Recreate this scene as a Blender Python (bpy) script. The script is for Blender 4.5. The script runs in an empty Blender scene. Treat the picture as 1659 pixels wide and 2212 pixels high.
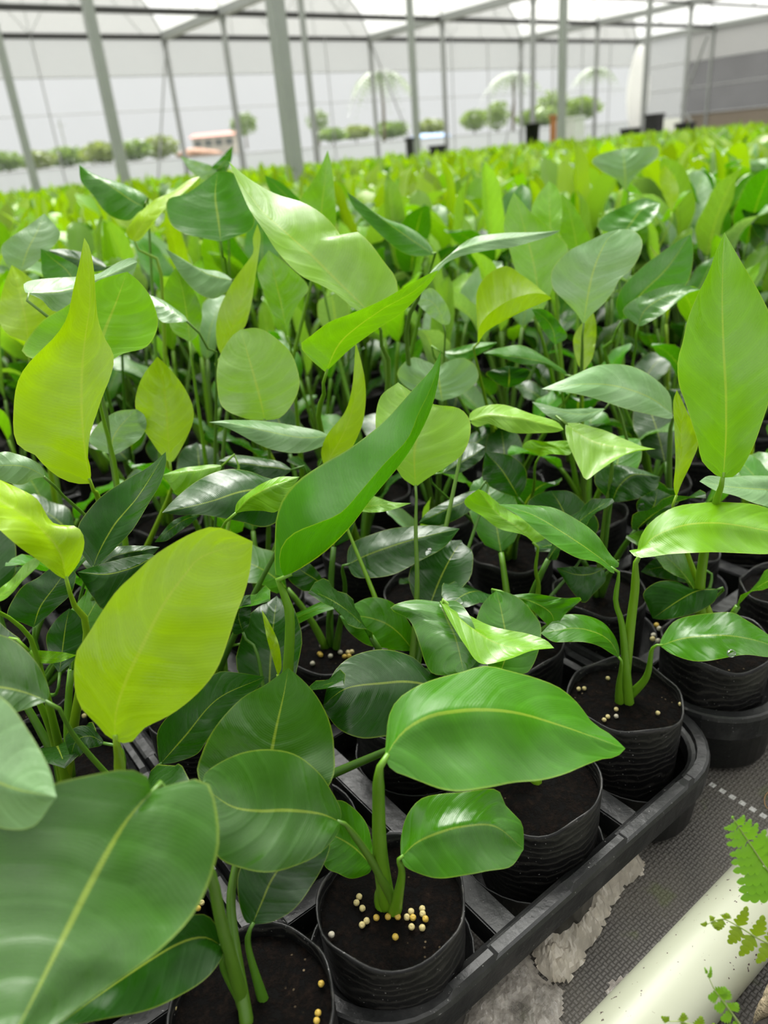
EXPOSURE = 0.16
LEAF_TR = .34
SKY_H, SKY_Z, SKY_STR = .75, 1.5, 1.0
GLOW_DIR, GLOW, GLOW_EXP = (.30, .47, .82), 42.0, 20
import bpy, bmesh, math, random
import numpy as np
from mathutils import Vector, noise
C = bpy.context.scene.collection
S = bpy.context.scene
random.seed(11)
PI = math.pi
# ------------------------------------------------------------------ camera (axes: X along the bed edge, Y into the house, Z up)
FPX, CX, CY = 1628.1, 829.5, 1106.0
ROLL, PITCH, YAW = 0.089768, 0.444877, -0.620808
CAMZ = 0.75
nd = np.array([math.sin(ROLL)*math.cos(PITCH), math.cos(ROLL)*math.cos(PITCH), math.sin(PITCH)])
fw = np.array([0, 0, 1.]) - nd[2]*nd; fw /= np.linalg.norm(fw)
rt = np.cross(nd, fw)
if rt[0] < 0: rt = -rt
ax_y = (math.sin(YAW), math.cos(YAW)); ax_x = (math.cos(YAW), -math.sin(YAW))
def to_world(c):
    c = np.asarray(c, float); a, b = c@rt, c@fw
    return Vector((a*ax_x[0]+b*ax_x[1], a*ax_y[0]+b*ax_y[1], -(c@nd)))
def ray(x, y): return to_world(((x-CX)/FPX, (y-CY)/FPX, 1.0))
def at(x, y, d):
    v = ray(x, y)*d; v.z += CAMZ; return v
def at_z(x, y, z):
    r = ray(x, y); v = r*((z-CAMZ)/r.z); v.z = z; return v
cd = bpy.data.cameras.new('camera'); cam = bpy.data.objects.new('camera', cd); C.objects.link(cam)
from mathutils import Matrix
X, Y, Z = to_world((1,0,0)), to_world((0,-1,0)), to_world((0,0,-1))
M4 = Matrix(((X.x,Y.x,Z.x,0),(X.y,Y.y,Z.y,0),(X.z,Y.z,Z.z,CAMZ),(0,0,0,1)))
cam.matrix_world = M4
cd.sensor_fit = 'VERTICAL'; cd.sensor_height = 36; cd.sensor_width = 27; cd.lens = FPX/2212*36
cd.clip_start = .02; cd.clip_end = 400
cd.dof.use_dof = True; cd.dof.focus_distance = .72; cd.dof.aperture_fstop = 4.6
S.camera = cam
vs = S.view_settings
vs.view_transform = 'Standard'; vs.look = 'None'; vs.gamma = 1; vs.use_curve_mapping = False; vs.exposure = EXPOSURE
S.cycles.max_bounces = 5; S.cycles.diffuse_bounces = 2; S.cycles.glossy_bounces = 2
S.cycles.transmission_bounces = 4; S.cycles.transparent_max_bounces = 10
S.cycles.caustics_reflective = False; S.cycles.caustics_refractive = False
S.cycles.use_denoising = True; S.cycles.adaptive_threshold = .045; S.cycles.sample_clamp_indirect = 6

# ------------------------------------------------------------------ materials
class NT:
    def __init__(s, name):
        s.m = bpy.data.materials.new(name); s.m.use_nodes = True
        s.t = s.m.node_tree; s.t.nodes.clear(); s.out = s.t.nodes.new('ShaderNodeOutputMaterial')
    def n(s, typ, ins=None, **kw):
        nd_ = s.t.nodes.new(typ)
        for k, v in kw.items(): setattr(nd_, k, v)
        for k, v in (ins or {}).items(): s.set(nd_, k, v)
        return nd_
    def set(s, nd_, k, v):
        i = nd_.inputs[k]
        if hasattr(v, 'is_output') and v.is_output: s.t.links.new(v, i)
        elif hasattr(v, 'outputs'): s.t.links.new(v.outputs[0], i)
        else: i.default_value = v
    def math(s, op, a, b=None, c=None):
        nd_ = s.n('ShaderNodeMath', operation=op); s.set(nd_, 0, a)
        if b is not None: s.set(nd_, 1, b)
        if c is not None: s.set(nd_, 2, c)
        return nd_.outputs[0]
    def smooth(s, v, a, b):
        nd_ = s.n('ShaderNodeMapRange', interpolation_type='SMOOTHSTEP'); s.set(nd_, 0, v); s.set(nd_, 1, a); s.set(nd_, 2, b)
        return nd_.outputs[0]
    def mix(s, f, a, b, blend='MIX'):
        nd_ = s.n('ShaderNodeMix', data_type='RGBA', blend_type=blend)
        s.set(nd_, 0, f); s.set(nd_, 6, a); s.set(nd_, 7, b); return nd_.outputs[2]
    def noise(s, scale, detail=3, vec=None, rough=.5):
        nd_ = s.n('ShaderNodeTexNoise', {'Scale': scale, 'Detail': detail, 'Roughness': rough})
        if vec is not None: s.set(nd_, 'Vector', vec)
        return nd_.outputs[0]
    def obj(s): return s.n('ShaderNodeTexCoord').outputs['Object']
    def bump(s, h, st, dist=.01): return s.n('ShaderNodeBump', {'Height': h, 'Strength': st, 'Distance': dist}).outputs[0]
    def done(s, sh): s.t.links.new(sh.outputs[0] if hasattr(sh, 'outputs') else sh, s.out.inputs[0]); return s.m
def rgba(c): return (c[0], c[1], c[2], 1)
def basic(name, col, rough=.6, var=.25, scale=12, bump=0, metal=0, spec=.4, bscale=None):
    t = NT(name); o = t.obj(); nz = t.noise(scale, 4, o)
    lo = tuple(x*(1-var) for x in col); hi = tuple(min(1, x*(1+var)) for x in col)
    cc = t.mix(nz, rgba(lo), rgba(hi))
    p = t.n('ShaderNodeBsdfPrincipled', {'Base Color': cc, 'Roughness': rough, 'Metallic': metal, 'Specular IOR Level': spec})
    if bump: t.set(p, 'Normal', t.bump(t.noise(bscale or scale*3, 4, o), bump, .01))
    return t.done(p)
def leaf_mat(name, attr=None, fine=True):
    t = NT(name)
    if attr: base = t.n('ShaderNodeAttribute', attribute_name=attr).outputs['Color']
    else: base = t.n('ShaderNodeObjectInfo').outputs['Color']
    if fine:
        uv = t.n('ShaderNodeSeparateXYZ', {0: t.n('ShaderNodeUVMap').outputs[0]})
        a = t.math('ABSOLUTE', t.math('MULTIPLY_ADD', uv.outputs[0], 2, -1))
        nz = t.noise(18, 3, t.obj())
        c = t.math('SUBTRACT', uv.outputs[1], t.math('MULTIPLY', t.math('POWER', a, 1.35), .2))
        c = t.math('ADD', c, t.math('MULTIPLY', t.noise(9, 3, t.obj()), .16))
        v1 = t.math('SINE', t.math('MULTIPLY', c, 2*PI*8)); v2 = t.math('SINE', t.math('MULTIPLY', c, 2*PI*75))
        v1s = t.math('POWER', t.math('MULTIPLY_ADD', v1, .5, .5), 6)
        fac = t.math('ADD', t.math('MULTIPLY_ADD', v2, .028, .86), t.math('MULTIPLY', nz, .28))
        fac = t.math('SUBTRACT', fac, t.math('MULTIPLY', v1s, -.07))
        col = t.mix(1.0, base, t.n('ShaderNodeCombineColor', {0: fac, 1: fac, 2: fac}).outputs[0], 'MULTIPLY')
        wv = t.math('MULTIPLY_ADD', uv.outputs[1], -.028, .042)
        rib = t.math('SUBTRACT', 1, t.smooth(a, t.math('MULTIPLY', wv, .5), t.math('MULTIPLY', wv, 1.3)))
        edge = t.math('MULTIPLY', t.smooth(a, .965, .99), .55)
        pale = t.mix(.55, base, rgba((.36, .46, .045)))
        col = t.mix(t.math('MAXIMUM', t.math('MULTIPLY', rib, .85), edge), col, pale)
        h = t.math('ADD', t.math('MULTIPLY', v1s, -.45), t.math('MULTIPLY', v2, .035))
        h = t.math('ADD', h, t.math('MULTIPLY', t.noise(22, 2, t.obj()), 1.6))
        nrm = t.bump(h, .22, .0025)
    else:
        nz = t.noise(14, 2, t.obj()); col = t.mix(t.math('MULTIPLY', nz, .3), base, rgba((.13, .22, .01))); nrm = None
    rg, sp = .31, .48
    if fine:
        cv = t.n('ShaderNodeCombineXYZ', {0: t.math('MULTIPLY', c, 34), 1: t.math('MULTIPLY', a, 2.0), 2: t.math('MULTIPLY', t.noise(5, 1, t.obj()), 3)})
        sk = t.noise(1.6, 4, cv.outputs[0], .6)
        rg = t.math('MULTIPLY_ADD', sk, .30, .14); sp = t.math('MULTIPLY_ADD', t.smooth(t.noise(11, 2, t.obj()), .38, .62), .85, .15)
    p = t.n('ShaderNodeBsdfPrincipled', {'Base Color': col, 'Roughness': rg, 'Specular IOR Level': sp, 'IOR': 1.45})
    if nrm is not None: t.set(p, 'Normal', nrm)
    tc = t.mix(1.0, col, rgba((1.22, 1.24, .4)), 'MULTIPLY')
    tr = t.n('ShaderNodeBsdfTranslucent', {'Color': tc})
    if nrm is not None: t.set(tr, 'Normal', nrm)
    return t.done(t.n('ShaderNodeMixShader', {0: LEAF_TR, 1: p, 2: tr}))
def stalk_mat():
    t = NT('stalk_green'); base = t.n('ShaderNodeObjectInfo').outputs['Color']
    col = t.mix(t.noise(40, 3, t.obj()), base, t.mix(.45, base, rgba((.13, .25, .012))))
    p = t.n('ShaderNodeBsdfPrincipled', {'Base Color': col, 'Roughness': .38, 'Subsurface Weight': .15, 'Subsurface Radius': (.004, .006, .001), 'Subsurface Scale': 1.0})
    return t.done(p)
def plastic(name, col, rough, dust=.3, stripes=0):
    t = NT(name); o = t.obj()
    n1 = t.noise(26, 5, o, .65); d = t.math('MULTIPLY', t.smooth(n1, .48, .8), dust)
    cc = t.mix(d, rgba(col), rgba((.10, .098, .094)))
    sp = t.smooth(t.noise(420, 2, o), .70, .76)
    cc = t.mix(t.math('MULTIPLY', sp, .6), cc, rgba((.42, .41, .40)))
    h = t.noise(60, 4, o)
    if stripes:
        xyz = t.n('ShaderNodeSeparateXYZ', {0: o})
        w = t.math('SINE', t.math('MULTIPLY_ADD', xyz.outputs[2], stripes, t.math('MULTIPLY', t.noise(16, 4, o), 30)))
        h = t.math('ADD', h, t.math('MULTIPLY', w, .05))
        cc = t.mix(t.math('MULTIPLY', t.smooth(w, .3, 1), .20), cc, rgba((.085, .08, .07)))
    p = t.n('ShaderNodeBsdfPrincipled', {'Base Color': cc, 'Roughness': t.math('MULTIPLY_ADD', n1, .3, rough-.15), 'Specular IOR Level': .35, 'Normal': t.bump(h, .35, .004)})
    return t.done(p)
def film(name, clear, col, refl=0.5, streak=0):
    t = NT(name); o = t.obj()
    nz = t.noise(.7, 4, o); cc = t.mix(nz, rgba(tuple(x*.9 for x in col)), rgba(col))
    tr = t.n('ShaderNodeBsdfTranslucent', {'Color': cc}); df = t.n('ShaderNodeBsdfDiffuse', {'Color': cc})
    a = t.n('ShaderNodeMixShader', {0: refl, 1: tr, 2: df})
    tp = t.n('ShaderNodeBsdfTransparent', {'Color': (1, 1, 1, 1)})
    f = clear
    if streak: f = t.math('MULTIPLY_ADD', nz, streak, clear-streak*.5)
    return t.done(t.n('ShaderNodeMixShader', {0: f, 1: a, 2: tp}))
def soil_mat():
    t = NT('dark_potting_soil'); o = t.obj()
    n1 = t.smooth(t.noise(110, 6, o, .75), .42, .72); cc = t.mix(n1, rgba((.0008, .0006, .0005)), rgba((.018, .0102, .0066)))
    vo = t.n('ShaderNodeTexVoronoi', {'Scale': 130, 'Vector': o}); m = t.math('SUBTRACT', 1, t.smooth(vo.outputs['Distance'], .10, .16))
    m = t.math('MULTIPLY', m, t.smooth(t.noise(23, 1, o), .56, .6))
    cc = t.mix(t.math('MULTIPLY', m, .7), cc, rgba((.20, .15, .09)))
    return t.done(t.n('ShaderNodeBsdfPrincipled', {'Base Color': cc, 'Roughness': .9, 'Specular IOR Level': .12, 'Normal': t.bump(n1, .9, .006)}))
def mat_floor():
    t = NT('woven_ground_cover'); o = t.obj(); xyz = t.n('ShaderNodeSeparateXYZ', {0: o})
    k = 2*PI/.0094
    sx = t.math('SINE', t.math('MULTIPLY', xyz.outputs[0], k)); sy = t.math('SINE', t.math('MULTIPLY', xyz.outputs[1], k))
    wv = t.math('MULTIPLY', sx, sy); a = t.math('ABSOLUTE', sx); b = t.math('ABSOLUTE', sy)
    chk = t.smooth(wv, -.2, .2)
    h = t.math('ADD', t.math('MULTIPLY', chk, a), t.math('MULTIPLY', t.math('SUBTRACT', 1, chk), b))
    n1 = t.noise(9, 5, o, .6); n2 = t.noise(160, 3, o)
    cc = t.mix(h, rgba((.040, .037, .034)), rgba((.12, .112, .103)))
    cc = t.mix(t.math('MULTIPLY', t.smooth(n1, .35, .7), .55), cc, rgba((.13, .118, .10)))
    cc = t.mix(t.math('MULTIPLY', t.smooth(n2, .6, .75), .5), cc, rgba((.20, .19, .175)))
    gm = t.math('MULTIPLY', t.smooth(t.noise(22, 3, o), .60, .72), .35)
    cc = t.mix(gm, cc, rgba((.10, .13, .03)))
    # woven white marker dashes along Y
    dx = t.math('ABSOLUTE', t.math('SUBTRACT', xyz.outputs[0], .7125)); ln = t.math('LESS_THAN', dx, .0035)
    fr = t.math('LESS_THAN', t.math('FRACT', t.math('DIVIDE', xyz.outputs[1], .013)), .55)
    cc = t.mix(t.math('MULTIPLY', t.math('MULTIPLY', ln, fr), .8), cc, rgba((.6, .6, .58)))
    return t.done(t.n('ShaderNodeBsdfPrincipled', {'Base Color': cc, 'Roughness': .6, 'Specular IOR Level': .35, 'Normal': t.bump(h, .7, .002)}))
LEAF = leaf_mat('leaf_blade'); LEAF_FAR = leaf_mat('leaf_blade_far', None, False); LEAF_MASS = leaf_mat('leaf_blade_mass', 'tint', False); STALK = stalk_mat()
POT = plastic('black_pot_film', (.003, .003, .0032), .42, .12, 620); TRAY = plastic('black_tray_plastic', (.013, .0135, .014), .36, .30)
SOIL = soil_mat(); FLOOR = mat_floor()
STEEL = basic('galvanised_steel', (.30, .315, .30), .5, .12, 6, metal=.25, spec=.4); STEEL_D = basic('grey_steel_beam', (.028, .028, .026), .6, .15, 5)
WIRE = basic('grey_wire', (.32, .33, .32), .6, .1)
ROOF = film('milky_roof_film', .62, (.93, .94, .92), .3); GABLE = film('white_gable_film', .35, (.36, .365, .35), .45)
BAND = film('double_film_band', .34, (.30, .31, .30), .5); PANE = film('clear_wall_film', .86, (.15, .17, .165), .35, .06)
SIDE = film('grey_side_film', .12, (.30, .30, .29), .6); SHADE = film('dark_shade_film', .20, (.05, .046, .041), .7, .1)
SKIRT = film('blue_grey_skirt', .10, (.36, .38, .405), .6)
WHITE_F = film('white_rolled_film', .05, (.97, .97, .95), .45)

# ------------------------------------------------------------------ helpers
def mesh_obj(name, verts, faces, mat, parent=None, smooth=True, uv=None, loc=None, color=None):
    me = bpy.data.meshes.new(name); me.from_pydata([tuple(v) for v in verts], [], faces); me.update()
    if uv is not None:
        l = me.uv_layers.new(name='UVMap'); idx = np.zeros(len(me.loops), dtype=np.int32); me.loops.foreach_get('vertex_index', idx)
        l.data.foreach_set('uv', np.asarray(uv, dtype=np.float32)[idx].ravel())
    if smooth: me.polygons.foreach_set('use_smooth', [True]*len(me.polygons))
    me.materials.append(mat)
    o = bpy.data.objects.new(name, me); C.objects.link(o)
    if parent: o.parent = parent
    if loc is not None: o.location = loc
    if color: o.color = (color[0], color[1], color[2], 1)
    return o
def tag(o, label=None, cat=None, group=None, kind=None):
    if label: o['label'] = label
    if cat: o['category'] = cat
    if group: o['group'] = group
    if kind: o['kind'] = kind
    return o
def empty(name, loc=(0,0,0)):
    o = bpy.data.objects.new(name, None); o.empty_display_size = .05; C.objects.link(o); o.location = loc; return o
def cr(pts, n):
    "Catmull-Rom through pts, n samples evenly by arc length"
    P = [np.asarray(p, float) for p in pts]
    if len(P) == 2: return [P[0]+(P[1]-P[0])*i/(n-1) for i in range(n)]
    Q = [2*P[0]-P[1]]+P+[2*P[-1]-P[-2]]; out = []
    for i in range(1, len(Q)-2):
        for k in range(12):
            t = k/12; a, b, c, d = Q[i-1:i+3]
            out.append(.5*(2*b+(c-a)*t+(2*a-5*b+4*c-d)*t*t+(3*b-a-3*c+d)*t**3))
    out.append(P[-1]); A = np.array(out); s = np.concatenate([[0], np.cumsum(np.linalg.norm(np.diff(A, axis=0), axis=1))])
    if s[-1] == 0: s = np.linspace(0, 1, len(A))
    tt = np.linspace(0, s[-1], n)
    return [np.array([np.interp(x, s, A[:, j]) for j in range(A.shape[1])]) for x in tt]
def tube(pts, radii, sides=8, cap=True, base=0):
    vs_, fs = [], []; P = [Vector(p) for p in pts]; up = Vector((.3, .2, 1))
    for i, p in enumerate(P):
        d = (P[min(i+1, len(P)-1)]-P[max(i-1, 0)]).normalized()
        if i == 0:
            u = d.cross(Vector((.123, .97, .2))).normalized()
        else: u = (u-d*u.dot(d)).normalized()
        w = d.cross(u); r = radii[i] if hasattr(radii, '__len__') else radii
        for k in range(sides):
            a = 2*PI*k/sides; vs_.append(p+(u*math.cos(a)+w*math.sin(a))*r)
    for i in range(len(P)-1):
        for k in range(sides):
            a, b = base+i*sides+k, base+i*sides+(k+1) % sides; fs.append((a, b, b+sides, a+sides))
    if cap:
        fs.append(tuple(base+k for k in range(sides))[::-1]); fs.append(tuple(base+(len(P)-1)*sides+k for k in range(sides)))
    return vs_, fs
def boxv(lo, hi, base=0):
    x0, y0, z0 = lo; x1, y1, z1 = hi
    v = [(x0,y0,z0),(x1,y0,z0),(x1,y1,z0),(x0,y1,z0),(x0,y0,z1),(x1,y0,z1),(x1,y1,z1),(x0,y1,z1)]
    return v, [tuple(base+i for i in f) for f in ((3,2,1,0),(4,5,6,7),(0,1,5,4),(1,2,6,5),(2,3,7,6),(3,0,4,7))]
class MB:
    def __init__(s): s.v, s.f = [], []
    def add(s, vf):
        b = len(s.v); s.v += list(vf[0]); s.f += [tuple(i+b for i in f) for f in vf[1]]; return s
    def box(s, lo, hi): return s.add(boxv(lo, hi))
    def tube(s, pts, r, sides=8): return s.add(tube(pts, r, sides))
    def build(s, name, mat, parent=None, smooth=False): return mesh_obj(name, s.v, s.f, mat, parent, smooth)
def lathe(prof, n=32, wob=None):
    v, f = [], []
    for i, (r, z) in enumerate(prof):
        for k in range(n):
            a = 2*PI*k/n; rr, zz = (r, z) if wob is None else wob(r, z, a, i)
            v.append((rr*math.cos(a), rr*math.sin(a), zz))
    for i in range(len(prof)-1):
        for k in range(n):
            a, b = i*n+k, i*n+(k+1) % n; f.append((a, b, b+n, a+n))
    return v, f
# ---- leaves of the front plants, read off the photograph: each is a real blade spanned by
# its midrib and two margins; px = pixel of the photo, depths in metres along the view axis
# (plant, tint, (depth base, mid, tip), (dA, dB), midrib px, margin A px, margin B px, stalk px)
LEAVES = [
('P0','S',(.47,.42,.37),(.015,.0),[(326,1710),(262,1790),(200,1900),(130,2040),(50,2200),(-10,2300)],[(380,1692),(445,1686),(470,1760),(468,1850),(420,1970),(330,2065),(200,2155),(90,2235)],[(318,1678),(275,1663),(200,1675),(100,1700),(0,1755),(-80,1850),(-110,2000),(-80,2180)],[(400,1790),(455,1890),(480,2000)]),
('P0','S',(.61,.62,.63),(-.0,.0),[(530,1810),(572,1690),(596,1575),(613,1500),(623,1443)],[(480,1770),(428,1680),(435,1630),(465,1570),(520,1510),(575,1478)],[(640,1770),(715,1690),(722,1620),(712,1560),(685,1505),(655,1470)],[(508,1880),(500,1980)]),
('P0','D',(.585,.59,.6),(.0,.0),[(545,1997),(565,1950),(590,1895),(640,1830),(700,1790)],[(528,1988),(515,1940),(517,1880),(560,1820),(640,1780)],[(590,1990),(640,1960),(685,1895),(712,1830)],[(537,2050)]),
('P0','D',(.57,.53,.5),(.01,-.01),[(482,2045),(440,2024),(380,2040),(300,2090),(200,2160),(120,2220)],[(470,2005),(442,1975),(390,1985),(300,2030),(180,2120)],[(478,2070),(445,2112),(390,2150),(320,2182),(225,2202)],[(484,2090)]),
('P1','G',(.56,.575,.6),(.03,-.02),[(831,1640),(850,1605),(880,1572),(930,1545),(985,1535),(1040,1532),(1120,1540),(1220,1570),(1351,1617)],[(835,1590),(840,1547),(860,1510),(905,1480),(955,1462),(995,1452),(1050,1437),(1110,1450),(1155,1462),(1210,1485),(1250,1520),(1280,1560),(1320,1587)],[(845,1663),(870,1673),(905,1687),(950,1705),(995,1712),(1055,1702),(1110,1690),(1170,1685),(1220,1672),(1260,1655),(1300,1640),(1330,1636)],[(818,1740),(822,1850)]),
('P1','S',(.59,.56,.55),(.02,-.02),[(735,1775),(690,1757),(620,1750),(560,1752),(500,1742),(440,1700)],[(737,1750),(720,1715),(690,1670),(640,1632),(580,1619),(520,1628),(470,1650),(440,1675)],[(730,1800),(690,1845),(640,1870),(580,1885),(520,1875),(470,1850),(440,1780)],[(780,1825),(815,1880)]),
('P1','G',(.61,.61,.62),(.02,-.01),[(866,1852),(900,1820),(950,1798),(1000,1785),(1070,1785),(1131,1835)],[(867,1810),(880,1760),(910,1725),(955,1714),(1000,1711),(1070,1705),(1090,1740),(1112,1762),(1127,1780),(1131,1808)],[(875,1872),(905,1887),(940,1897),(980,1895),(1050,1882),(1100,1872)],[(868,1890)]),
('P1','G',(.65,.67,.69),(.01,.0),[(805,1872),(770,1835),(735,1812),(690,1795)],[(803,1820),(790,1775),(760,1740),(735,1728),(700,1740)],[(795,1888),(760,1898),(730,1887),(700,1868)],[]),
('P8','P',(.46,.43,.42),(.02,.0),[(-180,1560),(-80,1650),(20,1700),(122,1722)],[(-120,1455),(0,1503),(60,1578),(105,1660)],[(-160,1680),(-60,1770),(60,1790)],[(-190,1700)]),
('P8','S',(.56,.55,.54),(.015,-.01),[(102,1514),(50,1495),(0,1485),(-60,1480),(-120,1490)],[(107,1490),(85,1440),(45,1395),(0,1372),(-60,1370)],[(75,1524),(40,1537),(-20,1550),(-80,1530)],[(160,1590),(230,1672),(290,1740)]),
('P7','Y',(.56,.55,.59),(-.01,.015),[(248,1600),(250,1540),(272,1470),(300,1410),(350,1310),(400,1240),(440,1200),(546,1170)],[(232,1592),(205,1560),(175,1530),(160,1480),(163,1415),(187,1375),(245,1285),(290,1240),(340,1195),(425,1147),(475,1140)],[(265,1606),(290,1600),(310,1575),(370,1545),(425,1500),(465,1450),(490,1390),(510,1330),(530,1280),(542,1230)],[(258,1650)]),
('P7','D',(.72,.7,.7),(.0,.0),[(345,1652),(400,1590),(470,1510),(573,1462)],[(340,1615),(345,1570),(400,1510),(465,1455),(505,1452)],[(380,1647),(425,1630),(450,1595),(500,1535),(550,1492)],[(355,1700)]),
('P7','D',(.68,.68,.69),(.0,.0),[(225,1605),(195,1590),(165,1600),(152,1637)],[(218,1592),(195,1570),(165,1570),(142,1592)],[(215,1612),(190,1618),(170,1635)],[]),
('P6','G',(.72,.7,.7),(.03,-.03),[(614,1246),(655,1225),(705,1190),(755,1140),(805,1075),(878,985),(927,895),(947,820),(953,754)],[(595,1240),(595,1150),(598,1115),(612,1075),(645,1035),(700,995),(750,965),(835,900),(895,840),(935,795)],[(603,1215),(607,1175),(632,1147),(690,1127),(735,1108),(775,1068),(832,1000),(880,948),(903,895),(928,845),(948,790)],[(625,1320),(622,1450)]),
('P6','D',(.74,.73,.72),(.02,-.01),[(985,1520),(930,1482),(880,1472),(830,1475),(750,1486),(698,1523)],[(960,1470),(925,1450),(890,1418),(830,1402),(770,1413),(730,1440),(708,1480)],[(960,1560),(900,1580),(830,1591),(780,1595),(735,1577),(707,1545)],[]),
('P6','Y',(.78,.77,.77),(.0,.0),[(600,1460),(592,1400),(578,1350),(565,1316)],[(594,1440),(578,1385),(570,1345)],[(608,1440),(602,1390),(582,1345)],[]),
('P6','D',(.8,.79,.79),(.01,.0),[(525,1366),(515,1330),(525,1300),(541,1285)],[(505,1370),(497,1330),(520,1292)],[(538,1350),(542,1320)],[(560,1430)]),
('P3','G',(.77,.74,.72),(.01,-.0),[(948,1300),(965,1335),(985,1380),(1003,1456)],[(905,1294),(870,1300),(843,1317),(885,1342),(905,1390),(922,1440),(945,1458)],[(990,1300),(1020,1340),(1035,1400),(1028,1430)],[(980,1330),(1050,1480)]),
('P3','L',(.76,.73,.73),(.02,-.02),[(950,1298),(1010,1350),(1090,1395),(1197,1400)],[(985,1313),(1050,1350),(1100,1362),(1140,1368),(1178,1382)],[(970,1340),(1005,1395),(1040,1433),(1100,1422),(1150,1405)],[(980,1320),(1060,1480)]),
('P3','G',(.8,.81,.83),(.0,.0),[(1080,1456),(1095,1400),(1085,1330),(1072,1276)],[(1040,1440),(1022,1380),(1035,1320),(1055,1290)],[(1130,1456),(1150,1440),(1165,1400),(1168,1355),(1155,1330),(1130,1300),(1100,1282)],[]),
('P15','G',(.84,.83,.83),(.0,.0),[(1100,1286),(1150,1300),(1190,1325),(1198,1358)],[(1150,1282),(1210,1292),(1257,1292),(1225,1322)],[(1115,1300),(1150,1318),(1180,1347)],[]),
('P2','G',(.83,.82,.82),(.02,-.02),[(1338,1422),(1320,1388),(1290,1368),(1240,1357),(1168,1368)],[(1337,1400),(1325,1370),(1300,1342),(1260,1327),(1210,1330)],[(1322,1412),(1295,1395),(1260,1387),(1200,1387)],[(1337,1480)]),
('P2','G',(.83,.8,.8),(.03,-.02),[(1425,1395),(1480,1378),(1560,1372),(1640,1385),(1710,1412)],[(1430,1375),(1460,1340),(1520,1327),(1580,1322),(1610,1337),(1659,1367)],[(1455,1415),(1500,1427),(1555,1421),(1610,1415),(1659,1420)],[(1395,1465)]),
('P2','L',(.79,.77,.79),(.03,-.02),[(1380,1203),(1400,1170),(1435,1148),(1490,1132),(1560,1130),(1650,1145),(1760,1170)],[(1378,1180),(1392,1145),(1420,1115),(1460,1092),(1510,1085),(1580,1086),(1659,1100)],[(1358,1187),(1375,1204),(1405,1202),(1455,1195),(1530,1195),(1659,1196)],[(1372,1270),(1362,1350)]),
('P2','G',(.8,.79,.79),(.02,-.02),[(1325,1228),(1275,1190),(1215,1150),(1150,1112),(1075,1089)],[(1340,1220),(1318,1197),(1290,1160),(1255,1130),(1200,1097),(1140,1090)],[(1325,1240),(1290,1215),(1245,1205),(1190,1170),(1150,1140),(1108,1108)],[(1330,1300),(1345,1360)]),
('P15','L',(.9,.88,.87),(-.01,.02),[(1155,1174),(1120,1140),(1075,1110),(1033,1057)],[(1130,1155),(1080,1142),(1040,1115),(1007,1095),(1004,1078)],[(1180,1160),(1150,1130),(1110,1110),(1072,1082),(1048,1062)],[(1157,1230),(1162,1285)]),
('P14','K',(.86,.85,.87),(.0,.0),[(898,1052),(894,985),(900,925),(882,870),(860,826)],[(872,1035),(858,1015),(835,985),(812,930),(820,860)],[(925,1032),(960,1010),(995,985),(1012,955),(1017,915),(1003,888),(980,877),(935,872),(895,850)],[(898,1150),(900,1300)]),
('P14','K',(.95,.93,.93),(.02,-.0),[(1012,910),(1060,898),(1130,905),(1218,928)],[(1017,890),(1045,877),(1080,873),(1110,880),(1150,895),(1200,910)],[(1030,922),(1055,915),(1080,925),(1110,935),(1160,935),(1200,934)],[(1000,960)]),
('P16','K',(.96,.93,.93),(.02,-.02),[(1222,914),(1270,948),(1330,965),(1416,970)],[(1250,915),(1280,922),(1310,930),(1345,948),(1380,963)],[(1222,940),(1232,970),(1255,1018),(1266,1037),(1290,1022),(1330,995),(1370,975)],[(1310,975),(1322,1010),(1308,1110)]),
('P17','L',(1.0,.99,.98),(.01,-.01),[(1165,986),(1175,968),(1200,966),(1234,966)],[(1145,975),(1128,966),(1145,951),(1180,955),(1225,952)],[(1175,985),(1190,981),(1230,982)],[(1155,1010),(1148,1075)]),
('P4','L',(.77,.75,.75),(-.015,-.02),[(1562,1032),(1568,950),(1568,850),(1563,750),(1560,650),(1562,560),(1565,502)],[(1548,1028),(1515,995),(1508,960),(1494,910),(1480,865),(1467,830),(1464,780),(1474,740),(1485,690),(1505,640),(1530,590),(1548,540)],[(1590,1027),(1612,995),(1632,955),(1655,890),(1675,820),(1680,760),(1665,690),(1640,630),(1612,580),(1585,535)],[(1550,1075),(1520,1200),(1512,1320)]),
('P4','Y',(.85,.84,.84),(.0,.0),[(1461,1075),(1468,1000),(1472,920),(1462,842)],[(1455,1050),(1459,1000),(1457,925),(1454,870)],[(1472,1045),(1495,995),(1508,960),(1500,925),(1480,880)],[(1462,1130)]),
('P18','P',(1.0,.96,.95),(.02,-.01),[(1452,893),(1400,857),(1330,834),(1260,830),(1170,840)],[(1450,855),(1430,830),(1395,805),(1360,790),(1320,786),(1280,792),(1230,815),(1190,832)],[(1450,905),(1405,896),(1360,886),(1310,868),(1270,856),(1210,846)],[(1448,930),(1446,1060)]),
('P19','P',(1.1,1.08,1.1),(.0,.0),[(1260,702),(1270,640),(1285,575),(1310,520),(1338,495)],[(1245,677),(1220,650),(1195,625),(1190,595),(1200,570),(1230,540),(1270,520),(1310,502)],[(1275,682),(1300,660),(1325,630),(1340,602),(1365,580),(1380,555),(1386,530),(1378,510),(1360,497)],[(1258,760),(1256,850)]),
('P20','G',(1.18,1.17,1.17),(.0,.02),[(1342,692),(1385,635),(1440,580),(1492,506)],[(1331,660),(1345,620),(1390,575),(1430,545),(1465,520)],[(1390,675),(1450,640),(1485,612),(1496,570),(1496,530)],[(1325,735),(1310,775)]),
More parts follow.
